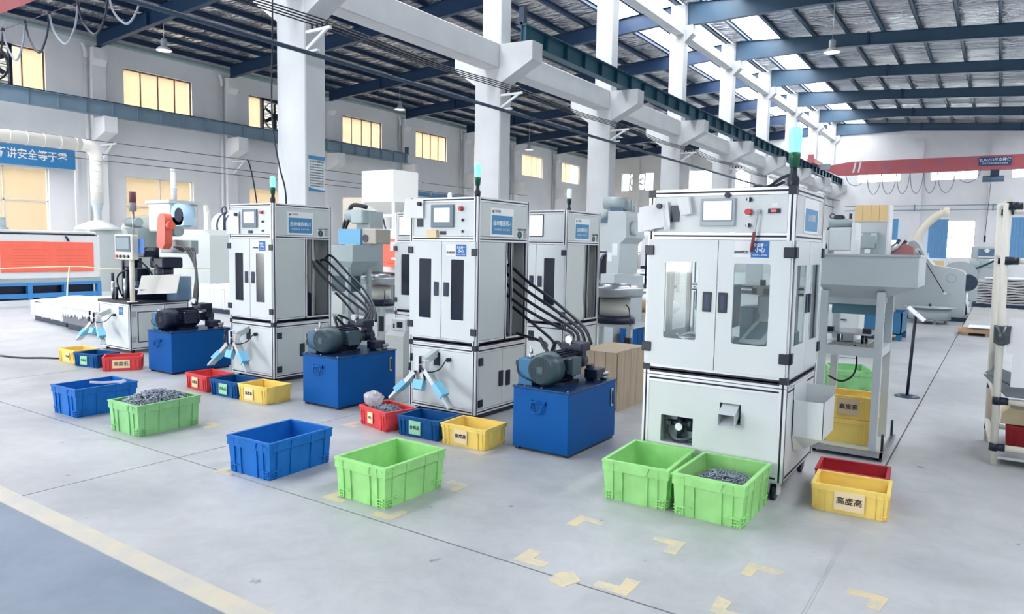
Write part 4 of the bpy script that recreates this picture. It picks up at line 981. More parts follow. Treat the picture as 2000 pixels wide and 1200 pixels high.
    part('cable_bundle', MB().tube([(-.1, -.1, 1.2), (-.3, -.2, 1.1), (-.36, -.2, .95), (-.33, -.15, .76)], .012, 6).tube([(.2, -.2, 1.35), (.3, -.1, 1.2), (.28, .0, 1.05)], .012, 6).tube([(.1, .0, 1.5), (-.15, -.05, 1.35), (-.2, -.1, 1.1)], .012, 6), RUBBER, t)
    chute_set(t, -.12, F-.15, .43)
    o = part('sticker', B(.02, .14, F-.0, F+.002, .54, .655), PAPER, t); part('sticker_blue', B(.14, .26, F-.0, F+.002, .54, .655), LBLUE, o)
    text('小心', .05, (.2, F-.001, .6), FRONT, SIGNW, o)
table_press()
# ================================================================== crates, rings, bag
def crate_mesh(w, d, h, big):
    """open tapered crate standing on z=0: w along x (short side faces), d along y"""
    a = MB(); t = .012 if big else .008; tp = .014 if big else .010
    def ring(i, z, ins): return [(-w/2+ins, -d/2+ins, z), (w/2-ins, -d/2+ins, z), (w/2-ins, d/2-ins, z), (-w/2+ins, d/2-ins, z)]
    k = lambda z: tp*(1-z/h)+ .008
    a.loft([ring(0, 0, k(0)), ring(0, h-.002, k(h)), ring(0, h-.002, k(h)+t), ring(0, .02, k(0)+t)], cap=False)
    a.add(ring(0, 0, k(0)), [(0, 1, 2, 3)]); a.add(ring(0, .02, k(0)+t), [(3, 2, 1, 0)])
    rb = MB(); L = .012 if big else .01                                  # rim lip
    def band(z0, z1, out, i=0.0):
        W, D = w/2-i, d/2-i
        for s in (-1, 1):
            rb.box(-W, W, s*D, s*(D-out), z0, z1); rb.box(s*W, s*(W-out), -D+out, D-out, z0, z1)
    band(h-.012, h, L+.012); band(h-(.066 if big else .034), h-.012, .006, .004)
    def wall_rib(face, u, z0, z1, wd, out):
        if face in 'fb':
            y = -d/2 if face == 'f' else d/2; s = 1 if face == 'f' else -1; i0, i1 = k(z0), k(z1)
            rb.loft([[(u-wd, y+s*(i0+.003), z0), (u+wd, y+s*(i0+.003), z0), (u+wd, y+s*(i0-out), z0), (u-wd, y+s*(i0-out), z0)],
                     [(u-wd, y+s*(i1+.003), z1), (u+wd, y+s*(i1+.003), z1), (u+wd, y+s*(i1-out), z1), (u-wd, y+s*(i1-out), z1)]])
        else:
            x = -w/2 if face == 'l' else w/2; s = 1 if face == 'l' else -1; i0, i1 = k(z0), k(z1)
            rb.loft([[(x+s*(i0+.003), u-wd, z0), (x+s*(i0+.003), u+wd, z0), (x+s*(i0-out), u+wd, z0), (x+s*(i0-out), u-wd, z0)],
                     [(x+s*(i1+.003), u-wd, z1), (x+s*(i1+.003), u+wd, z1), (x+s*(i1-out), u+wd, z1), (x+s*(i1-out), u-wd, z1)]])
    def hrib(face, u0, u1, z, out=.009, th=.003):
        if face in 'fb':
            y = -d/2 if face == 'f' else d/2; s = 1 if face == 'f' else -1; i = k(z); rb.box(u0, u1, y+s*(i+.003), y+s*(i-out), z-th, z+th)
        else:
            x = -w/2 if face == 'l' else w/2; s = 1 if face == 'l' else -1; i = k(z); rb.box(x+s*(i+.003), x+s*(i-out), u0, u1, z-th, z+th)
    for face, half in (('f', w/2), ('b', w/2), ('l', d/2), ('r', d/2)):
        if big:
            e = half-.025
            if face in 'lr': us = [-e+.05, -half*.32, half*.3, e-.05]
            else: us = [-e+.05, -e*.42, e*.42, e-.05]
            for u in us: wall_rib(face, u, .004, h-.014, .004, .010)
            hrib(face, -e, e, h-.062)
            for zz in (.02, .038, .056, h-.03, h-.046):
                hrib(face, -e, -e+.055, zz); hrib(face, e-.055, e, zz)
            for q in (-e+.012, -e+.03, e-.03, e-.012): wall_rib(face, q, .004, .06, .002, .006); wall_rib(face, q, h-.06, h-.014, .002, .006)
            for s in (-1, 1):
                hrib(face, -e if s < 0 else e-.1, -e+.1 if s < 0 else e, .06)
        else:
            e = half-.018
            for u in ((-e+.02, -e+.06, e-.06, e-.02) if face in 'fb' else (-e+.02, -e*.35, e*.35, e-.02)): wall_rib(face, u, .004, h-.014, .003, .0095)
            hrib(face, -e, e, h-.034, .008)
            for zz in (.014, .026): hrib(face, -e, -e+.03, zz); hrib(face, e-.03, e, zz)
    if big:                                                              # handle grips on the short ends
        for s in (-1, 1):
            y = s*d/2
            rb.loft([[(-.075, y-s*k(h-.06)*.9, h-.07), (.075, y-s*k(h-.06)*.9, h-.07), (.075, y-s*.0, h-.065), (-.075, y, h-.065)],
                     [(-.095, y-s*k(h)*.9, h-.012), (.095, y-s*k(h)*.9, h-.012), (.095, y+s*.006, h-.012), (-.095, y+s*.006, h-.012)]])
    else:
        for s in (-1, 1):
            x = s*w/2; i = k(h*.5)
            for u in (-.07, .07): wall_rib('l' if s < 0 else 'r', u, h*.3, h*.8, .002, .005)
            hrib('l' if s < 0 else 'r', -.07, .07, h*.8, .005)
    return a, rb
CR_CACHE = {}
def crate(label, x, y, m_, big=True, rz=0.0, w=None, d=None, h=None, z=0.0, group=None, card=None, flip=False, name='plastic_crate'):
    w = w or (.445 if big else .44); d = d or (.575 if big else .325); h = h or (.26 if big else .172)
    t = thing(name, label, 'crate', (x, y, z), rz, group)
    key = (w, d, h, big, m_.name)
    if key not in CR_CACHE:
        a, rb = crate_mesh(w, d, h, big); A, R_ = a.mesh('tub'), rb.mesh('ribs_and_rim'); recalc(A); recalc(R_); A.materials.append(m_); R_.materials.append(m_); CR_CACHE[key] = (A, R_)
    A, R_ = CR_CACHE[key]
    tb = part('tub', A, m_, t); part('rim_and_ribs', R_, m_, t)
    if card:
        body, cm, face, u, cw, ch_, zc = card
        if face == 'f':
            y0 = -d/2+.004; cd = part('label_card', B(u-cw/2, u+cw/2, y0-.003, y0, zc-ch_/2, zc+ch_/2), cm, t); text(body, cw*.29, (u, y0-.0036, zc), FRONT, INK, cd, bold=.0006)
        else:
            x0 = w/2-.004; cd = part('label_card', B(x0, x0+.003, u-cw/2, u+cw/2, zc-ch_/2, zc+ch_/2), cm, t); text(body, cw*.29, (x0+.0036, u, zc), SIDE, INK, cd, bold=.0006)
    return t
BIGG = 'large stacking crates on the floor'; SMG = 'small sorting crates in front of the machines'
crate('large empty light green crate in front, beside the blue crate', -3.195, 3.355, CGREEN, group=BIGG)
crate('large empty blue crate in front, beside the light green crate', -4.19, 3.265, CBLUE, rz=.045, group=BIGG)
crate('large dusty green crate heaped with dark steel rings', -5.935, 3.325, CGREEN2, rz=.03, group=BIGG)
crate('large blue crate with torn film on its rim, behind the dusty green crate', -6.975, 3.33, CBLUE, rz=.02, group=BIGG)
crate('large empty green crate touching the glass-door machine', -1.83, 4.365, CGREEN, rz=.06, group=BIGG)
crate('large green crate half full of steel rings, by the glass-door machine', -1.345, 4.36, CGREEN, group=BIGG)
crate('large dusty green crate behind the hopper stand', -1.42, 9.25, CGREEN2, rz=.35, group=BIGG)
crate('small yellow crate with a card reading 高度高, by the press signed -1', -3.47, 4.605, CYEL, False, .05, group=SMG, card=('高度高', CREAM, 'f', -.02, .125, .11, .085))
crate('small blue crate with a green card reading 合格品, by the press signed -1', -3.935, 4.59, CBLUED, False, .06, group=SMG, card=('合格品', MINT, 'f', -.03, .12, .115, .085))
crate('small red crate holding steel rods and a plastic bag', -4.43, 4.6, CRED, False, -.24, group=SMG, card=('返工', CREAM, 'f', -.03, .085, .1, .085))
crate('small yellow crate with a card, by the press signed -2', -6.13, 4.585, CYEL, False, .05, group=SMG, card=('高度高', CREAM, 'f', -.05, .125, .12, .085))
crate('small blue crate with a green card, by the press signed -2', -6.585, 4.565, CBLUED, False, .05, group=SMG, card=('合格品', MINT, 'f', .0, .13, .11, .085))
crate('small red crate with a card, by the press signed -2', -7.09, 4.59, CRED, False, -.06, group=SMG, card=('高度低', CREAM, 'f', -.02, .12, .11, .085))
crate('small red crate with a card reading 高度低, set askew by the table press', -8.97, 4.63, CRED, False, 1.0, group=SMG, card=('高度低', CREAM, 'f', -.01, .19, .1, .085))
crate('small blue crate with a green card, beside the table press', -9.46, 4.55, CBLUED, False, .2, group=SMG, card=('合格品', MINT, 'f', -.03, .12, .11, .085))
crate('small yellow crate with a card, beside the table press', -9.97, 4.57, CYEL, False, .0, group=SMG, card=('高度高', CREAM, 'f', .04, .1, .1, .085))
crate('small yellow crate with a card reading 高度高, beside the glass-door machine', -.685, 4.87, CYEL, False, .07, group=SMG, card=('高度高', CREAM, 'f', .0, .17, .115, .085))
crate('small empty dark red crate behind the front yellow crate', -.73, 5.2, CREDD, False, .07, group=SMG)
crate('yellow crate with a card, on top of the stack under the hopper', -.97, 6.45, CYEL, False, .03, z=.262, w=.44, d=.33, h=.19, group=SMG, card=('高度高', mat('tan_card', 'CDB894', .8), 'f', .02, .16, .13, .1))
crate('yellow crate at the bottom of the stack under the hopper', -.97, 6.45, CYEL, False, .03, z=.06, w=.44, d=.33, h=.2, group=SMG)

def ring_pile(name, label, cx, cy, z0, rx, ry, hgt, n, R, loc_rz=0, rods=False):
    a = MB(); rnd = random.Random(n)
    nx, ny = 14, 14; vs = []                                            # bed under the rings
    for i in range(nx+1):
        for j in range(ny+1):
            u, v = -1+2*i/nx, -1+2*j/ny; vs.append((rx*u, ry*v, max(0, hgt*(1-.55*(u*u+v*v)))-.012))
    a.add(vs, [(i*(ny+1)+j, (i+1)*(ny+1)+j, (i+1)*(ny+1)+j+1, i*(ny+1)+j+1) for i in range(nx) for j in range(ny)])
    for i in range(n):
        u, v = rnd.uniform(-1, 1), rnd.uniform(-1, 1)
        h = max(0, hgt*(1-.55*(u*u+v*v)))
        nv = (rnd.gauss(0, .45), rnd.gauss(0, .45), 1)
        if rods:
            d = Vector((rnd.gauss(0, 1), rnd.gauss(0, 1), rnd.gauss(0, .25))).normalized()*R; c = Vector((rx*u*.85, ry*v*.85, h))
            a.cyl(c-d, c+d, R*.14, n=6)
        else:
            a.torus((rx*u*.93, ry*v*.93, h+rnd.uniform(-.004, .01)), R*rnd.uniform(.85, 1.1), R*.17, nv, 12, 5)
    o = part(name, a, RINGM, loc=(cx, cy, z0), rot=(0, 0, loc_rz))
    return tag(o, label, 'metal parts', None, 'stuff')
ring_pile('steel_rings', 'heap of dark steel rings filling the dusty green crate', -5.935, 3.325, .205, .185, .25, .105, 620, .018, .03)
ring_pile('steel_rings', 'shiny steel rings lying in the green crate by the glass-door machine', -1.345, 4.36, .13, .175, .235, .075, 420, .021)
ring_pile('steel_rods', 'short grey steel rods heaped in the small red crate', -4.43, 4.6, .11, .18, .12, .07, 420, .02, -.24, True)
# plastic bag on the red crate
bg_ = MB(); n = 26; rings = []
for i in range(9):
    f = i/8; r = .075*math.sin(PI*(.08+.8*f))**.6*(1.0 if f < .75 else 1-(f-.75)*2.2); z = .165+.125*f
    rings.append([(-4.575+1.25*r*math.cos(2*PI*k/n)*(1+.14*math.sin(1.7*k+i*1.7)+.10*math.sin(4.1*k-i)), 4.575+r*math.sin(2*PI*k/n)*(1+.15*math.sin(2.6*k+i*2.3)), z+.016*math.sin(k*2.1+i*1.9)) for k in range(n)])
bg_.loft(rings, True)
tag(part('plastic_bag', bg_, glass_mat('bag_film', 'F0F2F4', .16, .12, .42, 'FAFAFC')), 'crumpled clear plastic bag on the corner of the small red crate', 'bag')
tag(part('torn_film', MB().tube([(-6.8, 3.53, .262), (-6.82, 3.47, .268), (-6.9, 3.38, .262), (-7.0, 3.3, .266)], .012, 6).tube([(-6.83, 3.52, .268), (-6.78, 3.5, .275), (-6.76, 3.45, .266)], .016, 6), glass_mat('torn_film_m', 'F2F4F6', .1, .2, .5)), 'torn strip of clear film lying on the rim of the back blue crate', 'film')
# ================================================================== equipment around the presses
def legs(parent, xs, ys, z0, z1, s, m_, name='leg'):
    for x in xs:
        for y in ys: part(name, B(x-s/2, x+s/2, y-s/2, y+s/2, z0, z1), m_, parent)
# ---- feed hopper on its stand, beside the glass-door machine
t = thing('feed_hopper', 'grey sheet-metal feed hopper on a tall stand beside the glass-door machine', 'hopper', (-.93, 6.45, 0))
x0, x1, y0, y1 = -.26, .43, -.32, .32
hp = MB(); e = .004
R4 = lambda a, b, c, d, z: [(a, c, z), (b, c, z), (b, d, z), (a, d, z)]
hp.loft([R4(-.2, .18, -.18, .18, 1.2), R4(-.2, .18, -.18, .18, 1.25), R4(x0, x1, y0, y1, 1.355), R4(x0, x1, y0, y1, 1.6), R4(x0+e, x1-e, y0+e, y1-e, 1.6), R4(x0+e, x1-e, y0+e, y1-e, 1.36), R4(-.196, .176, -.176, .176, 1.255)], cap=False)
part('hopper_bin', hp, SHEETG, t)
part('hopper_rim', MB().box(x0-.008, x1+.008, y0-.008, y0, 1.585, 1.6).box(x0-.008, x1+.008, y1, y1+.008, 1.585, 1.6).box(x1, x1+.008, y0, y1, 1.585, 1.6), SHEETG, t)
part('hopper_throat', B(-.18, .15, -.16, .16, 1.12, 1.22), mat('throat_teal', '4E7886', .4), t)
legs(t, (-.215, .19), (-.28, .28), .06, 1.31, .055, SHEETG)
for y in (-.28, .28): part('cross_rail', B(-.19, .165, y-.025, y+.025, .8, .87), SHEETG, t)
for x in (-.215, .19): part('cross_rail', B(x-.025, x+.025, -.255, .255, .8, .87), SHEETG, t)
part('shelf_plate', B(-.2, .12, -.2, .22, .955, .97), STEEL, t); [part('shelf_post', MB().cyl((x_, y_, .87), (x_, y_, .955), .012, n=8), DSTEEL, t) for x_ in (-.13, .05) for y_ in (-.1, .1)]
part('vibrator_drive', MB().box(-.17, .1, -.15, .15, .87, .885, b=.003).box(-.1, -.02, -.08, .08, .885, .95, b=.004), STEEL, t)
part('clamp_block', MB().box(-.21, -.15, -.22, -.16, .97, 1.01).box(.06, .12, -.2, -.14, .97, 1.01), BLACK, t)
part('base_plate', B(-.26, .26, -.34, .36, .045, .06), SHEETG, t)
part('base_rail', MB().box(-.27, .27, -.36, -.33, .03, .07).box(.25, .28, -.36, .4, .03, .07), STEEL, t)
for x in (-.23, .23):
    for y in (-.3, .32):
        c = part('caster', MB().cyl((x-.012, y, .025), (x+.012, y, .025), .025, n=14), BLACK, t)
for y in (-.26, .34): part('brake_bar', MB().cyl((.255, y, .06), (.255, y, .2), .01, n=8), BLACK, t)
part('power_cord', MB().tube([(.0, -.1, .87), (.02, -.12, .72), (.0, -.16, .62), (-.08, -.18, .57), (-.18, -.15, .6)], .008, 6), RUBBER, t)
# ---- sign stand
t = thing('sign_stand', 'slim black floor stand with a tilted notice plate, behind the hopper', 'stand', (-.78, 9.17, 0))
part('base_disc', MB().lathe([(0, 0), (.13, 0), (.13, .008), (.05, .018), (0, .02)], n=28), DSTEEL, t)
part('pole', MB().cyl((0, 0, .01), (.035, 0, .95), .017, n=10), BLACK, t)
part('notice_plate', MB().loft([[(-.045, -.16, 1.01), (-.045, .16, 1.01), (-.04, .16, 1.022), (-.04, -.16, 1.022)], [(.12, -.16, .865), (.12, .16, .865), (.127, .16, .877), (.127, -.16, .877)]]), PAPER, t)
# ---- pipe rack workbench at the edge
PIPE = mat('cream_pipe', 'EFECE0', .4)
t = thing('pipe_rack', 'cream lean-pipe workbench rack with black joints at the picture edge', 'rack', (0, 6.59, 0))
for n_, (xa, ya, xb, yb, h) in enumerate([(.05, 0, .02, 0, 2.0), (-.0, .82, -.025, .82, 2.05), (1.25, 0, 1.25, 0, 2.0), (1.25, .82, 1.25, .82, 2.05)]):
    part('post', MB().cyl((xa, ya, 0), (xb, yb, h), .026, n=12), PIPE, t)
for z in (.14, .5, 1.57, 1.98):
    part('rail', MB().cyl((.03, 0, z), (1.25, 0, z), .024, n=10), PIPE, t); part('rail', MB().cyl((-.01, .82, z), (1.25, .82, z), .024, n=10), PIPE, t)
    part('rail', MB().cyl((.03, 0, z+.04), (-.01, .82, z+.04), .024, n=10), PIPE, t)
    for x, y in ((.045, 0), (.0, .82)): part('pipe_joint', MB().cyl((x-.002, y, z-.03), (x, y, z+.03), .03, n=12).cyl((x, y, z), (x+.07, y, z), .029, n=12), BLACK, t)
part('shelf_mat', MB().loft([[(-.06, .75, .585), (.1, -.03, .54), (1.2, -.03, .54), (1.2, .8, .56)], [(-.06, .75, .595), (.1, -.03, .555), (1.2, -.03, .555), (1.2, .8, .575)]]), mat('grey_mat', '6F7880', .7), t)
part('mat_curl', MB().loft([[(-.05, .8, .6), (.02, .82, .66), (.02, .825, .66), (-.05, .81, .6)], [(.15, .3, .58), (.3, .5, .6), (.3, .505, .6), (.15, .31, .58)]]), mat('grey_mat', '6F7880', .7), t)
part('upper_shelf', B(.06, 1.2, .02, .8, .93, .96), PAPER, t); part('lower_shelf', B(.05, 1.2, .0, .8, .05, .07), SHEETG, t)
part('hanging_paper', MB().box(.08, .3, -.035, -.03, .87, 1.14).box(.12, .4, -.032, -.028, .62, .9), PAPER, t)
tag(part('tool_pouch', MB().lathe([(.02, .0), (.05, .02), (.055, .15), (.045, .15), (.03, .03)], (.045, 6.545, .93), n=12), glass_mat('pouch_film', '9AA4AE', .15, .2, .5, '6A727C')), 'clear pouch tied to the near post of the pipe rack', 'pouch')
crate('small red crate on the lower shelf of the pipe rack', .34, 7.15, CREDD, False, 0, z=.07, group=SMG)
tag(part('cardboard_sheet', MB().prism([(.08, .25), (.5, .25), (.6, .36), (.14, .38), (.09, .34)], 'y', 7.0, 7.3), mat('pale_card', 'EBD9B2', .8)), 'pale cardboard lying on the red crate in the pipe rack', 'cardboard')
# ---- vibrating bowl feeders
def bowl_feeder(loc, label, R, bz, group, table=True):
    t = thing('bowl_feeder', label, 'feeder', loc, 0, group)
    part('bowl', MB().lathe([(0, bz-.1), (R*.6, bz-.1), (R*.98, bz-.09), (R, bz+.0), (R*1.0, bz+.04), (R*.97, bz+.04), (R*.9, bz-.04), (R*.5, bz-.07), (0, bz-.07)], n=32), STEEL, t)
    part('bowl_track', MB().lathe([(R*.55, bz-.03), (R*.55, bz+.07), (R*.52, bz+.07), (R*.52, bz-.03)], n=28), STEEL, t)
    part('drive_housing', MB().lathe([(0, bz-.35), (R*.56, bz-.35), (R*.56, bz-.12), (0, bz-.12)], n=28), mat('feeder_cream', 'DDDDD4', .4), t)
    part('drive_base', MB().lathe([(0, bz-.45), (R*.75, bz-.45), (R*.75, bz-.38), (R*.6, bz-.35), (0, bz-.35)], n=28), MOTD, t)
    part('spring_post', MB().box(-R*.75, -R*.6, -.05, .05, bz-.4, bz-.12), MOTD, t)
    part('table_plate', B(-R*1.05, R*1.15, -R*.9, R*.9, bz-.48, bz-.45), SHEETG, t)
    legs(t, (-R*.9, R*.95), (-R*.75, R*.75), 0, bz-.48, .06, SHEETG)
    part('controller', B(R*.8, R*1.05, -R*.9, -R*.75, bz-.85, bz-.6, b=.005), BLACK, t)
    part('feeder_cord', MB().tube([(R*.55, -R*.2, bz-.2), (R*.75, -R*.4, bz-.25), (R*.95, -R*.7, bz-.45), (R*.95, -R*.8, bz-.65)], .008, 6), RUBBER, t)
    return t
BF = 'vibrating bowl feeders'
bowl_feeder((-4.25, 8.75, 0), 'steel vibrating bowl feeder behind the dark-motor hydraulic tank', .37, 1.07, BF)
bowl_feeder((-8.62, 8.75, 0), 'steel vibrating bowl feeder behind the grey-green-motor hydraulic tank', .33, 1.04, BF)
# ---- feed hopper behind press -2 and its tube rack
t = thing('feed_hopper', 'grey-green feed hopper behind the press signed -2', 'hopper', (-8.75, 8.05, 0))
hp = MB(); hp.loft([R4(-.15, .25, -.15, .15, 1.1), R4(-.5, .54, -.3, .3, 1.34), R4(-.5, .54, -.3, .3, 1.59), R4(-.496, .536, -.296, .296, 1.59), R4(-.496, .536, -.296, .296, 1.35), R4(-.14, .24, -.14, .14, 1.12)], cap=False)
part('hopper_bin', hp, SHEETD, t); part('hopper_throat', B(-.15, .25, -.15, .15, .85, 1.12), mat('throat_dark', '274A58', .4), t)
legs(t, (-.3, .36), (-.22, .22), 0, 1.25, .06, SHEETD)
[part('cross_rail', B(-.3, .36, y_-.02, y_+.02, .45, .5), SHEETD, t) for y_ in (-.22, .22)]; part('control_box', B(-.1, .2, -.2, .1, .5, .8), PANELS, t)
t = thing('sorting_rail', 'thin steel rail rig with sensors between the two signed presses', 'rail rig', (-8.6, 9.4, 0))
part('post', B(-.05, .05, -.05, .05, 0, 1.6), SHEETG, t); part('rail', MB().box(-.35, .6, -.02, .02, 1.35, 1.38).box(-.1, .6, -.02, .02, 1.5, 1.52), STEEL, t)
part('sensor', MB().box(.5, .53, -.02, .02, 1.2, 1.75).box(.35, .4, -.02, .02, 1.3, 1.45), BLACK, t); part('sign', B(-.35, -.05, -.06, -.055, 1.5, 1.66), PAPER, t); part('sign_blue', B(-.18, -.05, -.064, -.06, 1.5, 1.66), LBLUE, t)
t = thing('control_cabinet', 'low white control box with dark ports beside the press signed -1', 'cabinet', (-6.05, 6.6, 0))
part('body', MB().loft([R4(-.16, .14, -.2, .2, 0), R4(-.16, .14, -.2, .2, .5), R4(-.13, .14, -.16, .2, .56)]), PANELS, t); part('head', B(-.1, .14, -.16, .16, .56, .71, b=.01), PANEL, t)
for x, z in ((-.05, .63), (-.05, .6)): part('port', B(x-.012, x+.012, -.165, -.158, z-.01, z+.012), BLACK, t)
part('display_port', B(.0, .09, -.165, -.158, .6, .67), BLACK, t)
# ---- tall punch press in the middle distance
t = thing('punch_press', 'tall grey punch press with a motor on top behind the monitor press', 'machine', (-5.4, 11.3, 0))
part('frame_body', MB().prism([(-.1, 0), (.24, 0), (.24, 1.15), (.12, 1.2), (.14, 1.7), (.24, 1.8), (.24, 2.15), (.2, 2.24), (-.1, 2.24)], 'y', -.35, .4), SHEETG, t)
part('guard_panel', B(-.36, -.1, -.25, .3, 1.6, 2.05), PANELS, t); part('guard_beam', B(-.38, -.08, -.28, .3, 2.05, 2.11), mat('slate_blue', '46627E', .4), t)
part('motor', MB().cyl((-.33, 0, 2.4), (.08, 0, 2.38), .11, n=20), SHEETD, t); part('motor_stand', B(-.2, .05, -.08, .08, 2.1, 2.35), mat('slate_blue', '46627E', .4), t)
part('small_motor', MB().cyl((-.38, -.1, 2.16), (-.2, -.1, 2.16), .08, n=16), SHEETD, t)
part('air_tank', MB().cyl((.14, 0, 2.24), (.14, 0, 2.45), .035, n=12).cyl((.2, 0, 2.24), (.2, 0, 2.43), .03, n=12), SHEETD, t)
part('side_cover', MB().cyl((.24, -.1, 1.96), (.34, -.1, 1.96), .12, n=18), SHEETG, t); part('notice', MB().box(.0, .1, -.357, -.35, 1.5, 1.7).box(-.08, -.0, -.357, -.35, 1.4, 1.55), PAPER, t)
part('front_cabinet', B(-.0, .25, -.75, -.36, 0, 1.2), SHEETG, t); part('lever', MB().tube([(.26, 0, 2.06), (.45, -.05, 2.09)], .012, 6, False), BLACK, t)
part('flywheel', MB().cyl((-.35, .1, 1.25), (-.28, .1, 1.25), .28, n=24), MOTD, t)
# ---- far workbenches and tools between press row and glass machine
t = thing('workbench', 'dark steel workbench with a vise and a white board in the middle distance', 'workbench', (-6.6, 14.3, 0))
part('top', B(-.9, .9, -.4, .4, .8, .86), MOTD, t); legs(t, (-.8, -.1, .8), (-.35, .35), 0, .8, .06, MOTD); part('shelf', B(-.85, .85, -.35, .35, .3, .34), MOTD, t)
part('white_board', B(-.15, .2, -.42, -.4, .95, 1.38), PANELS, t); part('board_post', MB().cyl((-.1, -.38, .86), (-.1, -.38, 1.0), .015).cyl((.15, -.38, .86), (.15, -.38, 1.0), .015), DSTEEL, t)
part('tool_row', MB().cyl((.35, 0, .86), (.35, 0, 1.5), .02).cyl((.55, 0, .86), (.55, 0, 1.35), .03).box(.25, .75, -.05, .05, 1.2, 1.26).box(.4, .6, -.1, .1, .86, 1.0).cyl((-.5, 0, .86), (-.5, 0, 1.25), .04).box(-.7, -.3, -.1, .1, 1.05, 1.2), MOTD, t)
t = thing('parts_shelf', 'open dark shelf with small machines far between the presses', 'shelf', (-8.4, 18.5, 0))
legs(t, (-1.0, 1.0), (-.3, .3), 0, 1.6, .06, MOTD, 'post')
for z in (.4, .9, 1.5): part('shelf', B(-1, 1, -.3, .3, z, z+.04), DSTEEL, t)
part('white_sheet', B(.3, .9, -.33, -.31, 1.0, 2.0), PAPER, t)
# ---- pallet of sacks, blue crates, wooden crate
t = thing('sack_pallet', 'pallet box heaped with white sacks and brown wrapping behind the bowl feeder', 'pallet', (-5.45, 12.5, 0))
part('pallet_deck', B(-.7, .7, -.5, .5, .0, .14), WOOD, t); part('box_wall', B(-.66, .66, -.48, .48, .14, .45), mat('grey_board', 'C9CBCB', .8), t)
def blob(c, r, seed, nu=10, nv=7):
    rn = random.Random(seed); rings = []
    for j in range(nv):
        f = PI*(j+.5)/nv; rings.append([(c[0]+r[0]*math.sin(f)*math.cos(2*PI*i/nu)*rn.uniform(.88, 1.1), c[1]+r[1]*math.sin(f)*math.sin(2*PI*i/nu)*rn.uniform(.88, 1.1), c[2]-r[2]*math.cos(f)*rn.uniform(.92, 1.06)) for i in range(nu)])
    return MB().loft(rings, True)
for i, (x, y, z) in enumerate([(-.35, -.1, .54), (.3, .1, .56), (0, .2, .66)]): part('sack', blob((x, y, z), (.36, .3, .13), i+3), PLASTW, t)
part('brown_wrap', blob((-.1, -.3, .58), (.28, .16, .14), 9), CARD, t)
crate('blue crate on the floor nearest the wooden crate, behind the bowl feeder', -4.8, 10.85, CBLUED, group=BIGG, w=.46, d=.6, h=.34)
crate('blue crate with its side to the sack pallet, left of its twin', -5.75, 10.2, CBLUED, rz=.5, group=BIGG, w=.42, d=.5, h=.2)
crate('low blue crate tucked beside the glass-door machine corner', -3.55, 9.0, CBLUED, False, .3, group=SMG)
t = thing('wooden_crate', 'weathered plywood crate standing between the blue tank and the glass-door machine', 'crate', (-3.3, 6.8, 0))
for i in range(6): part('plank', B(.25, .265, -.42+.14*i, -.285+.14*i, .0, .6-.006*(i % 2)), WOOD, t)
for i in range(4): part('plank', B(-.25+.125*i, -.13+.125*i, -.43, -.415, .02, .585), WOOD, t)
part('crate_body', B(-.25, .25, -.41, .41, 0, .57), WOOD, t)
# ---- near-left: wrapped pallets, floor cable
def wrapped(loc, rz, w, d, h, label, m_, seed, torn=False):
    t = thing('wrapped_pallet', label, 'pallet', loc, rz, 'film-wrapped pallets')
    part('pallet_deck', MB().box(-w/2+.1, w/2-.1, -d/2+.05, d/2-.05, .02, .1).box(-w/2+.1, w/2-.1, -d/2+.05, -d/2+.15, 0, .02).box(-w/2+.1, w/2-.1, d/2-.15, d/2-.05, 0, .02), DSTEEL, t)
    rn = random.Random(seed); nx, ny = 16, 10; vs = []
    for i in range(nx+1):
        for j in range(ny+1):
            u, v = i/nx, j/ny; ed = min(u, 1-u, v, 1-v); vs.append((-w/2+w*u, -d/2+d*v, h+rn.uniform(-.03, .04)-(.07 if ed < .01 else 0)))
    a = MB(); a.add(vs, [(i*(ny+1)+j, (i+1)*(ny+1)+j, (i+1)*(ny+1)+j+1, i*(ny+1)+j+1) for i in range(nx) for j in range(ny)], True)
    part('film_top', a, PLASTW, t)
    part('load', B(-w/2, w/2, -d/2, d/2, .1, h-.05, b=.02), m_, t)
    if torn:
        for i in range(14):
            x = -w/2+.08+i*(w-.16)/13; part('torn_flap', MB().prism([(x-.09, h), (x+.09, h-.01), (x+.05, h-.1-rn.uniform(0, .08)), (x-.03, h-.13-rn.uniform(0, .1))], 'y', -d/2-.03, -d/2-.015), PLASTW, t)
    else:
        for i in range(4): part('film_strap', B(-w/2+.2+i*(w-.4)/3, -w/2+.24+i*(w-.4)/3, -d/2-.01, d/2+.01, .1, h-.04), WHITE, t)
wrapped((-14.75, 7.1, 0), -.11, 1.9, 1.7, .42, 'film-wrapped white pallet on the floor in front of the white and orange oven', PLASTW, 2)
wrapped((-12.95, 6.8, 0), -.11, 1.65, 1.6, .42, 'pallet of dark stacked parts under torn white film beside the table press', mat('dark_load', '6C7078', .7), 5, True)
wrapped((-14.5, 10.2, 0), -.05, 2.2, 1.2, .6, 'film-covered pallet behind the table press, beside the furnace cabinet', PLASTW, 8)
tag(part('floor_cable', MB().tube([(-12.6, 4.25, .012), (-11.6, 4.08, .012), (-10.82, 4.16, .012), (-10.5, 4.38, .012), (-10.3, 4.5, .012), (-10.2, 4.75, .012)], .012, 6), RUBBER), 'black cable lying on the floor beside the small yellow crate', 'cable')
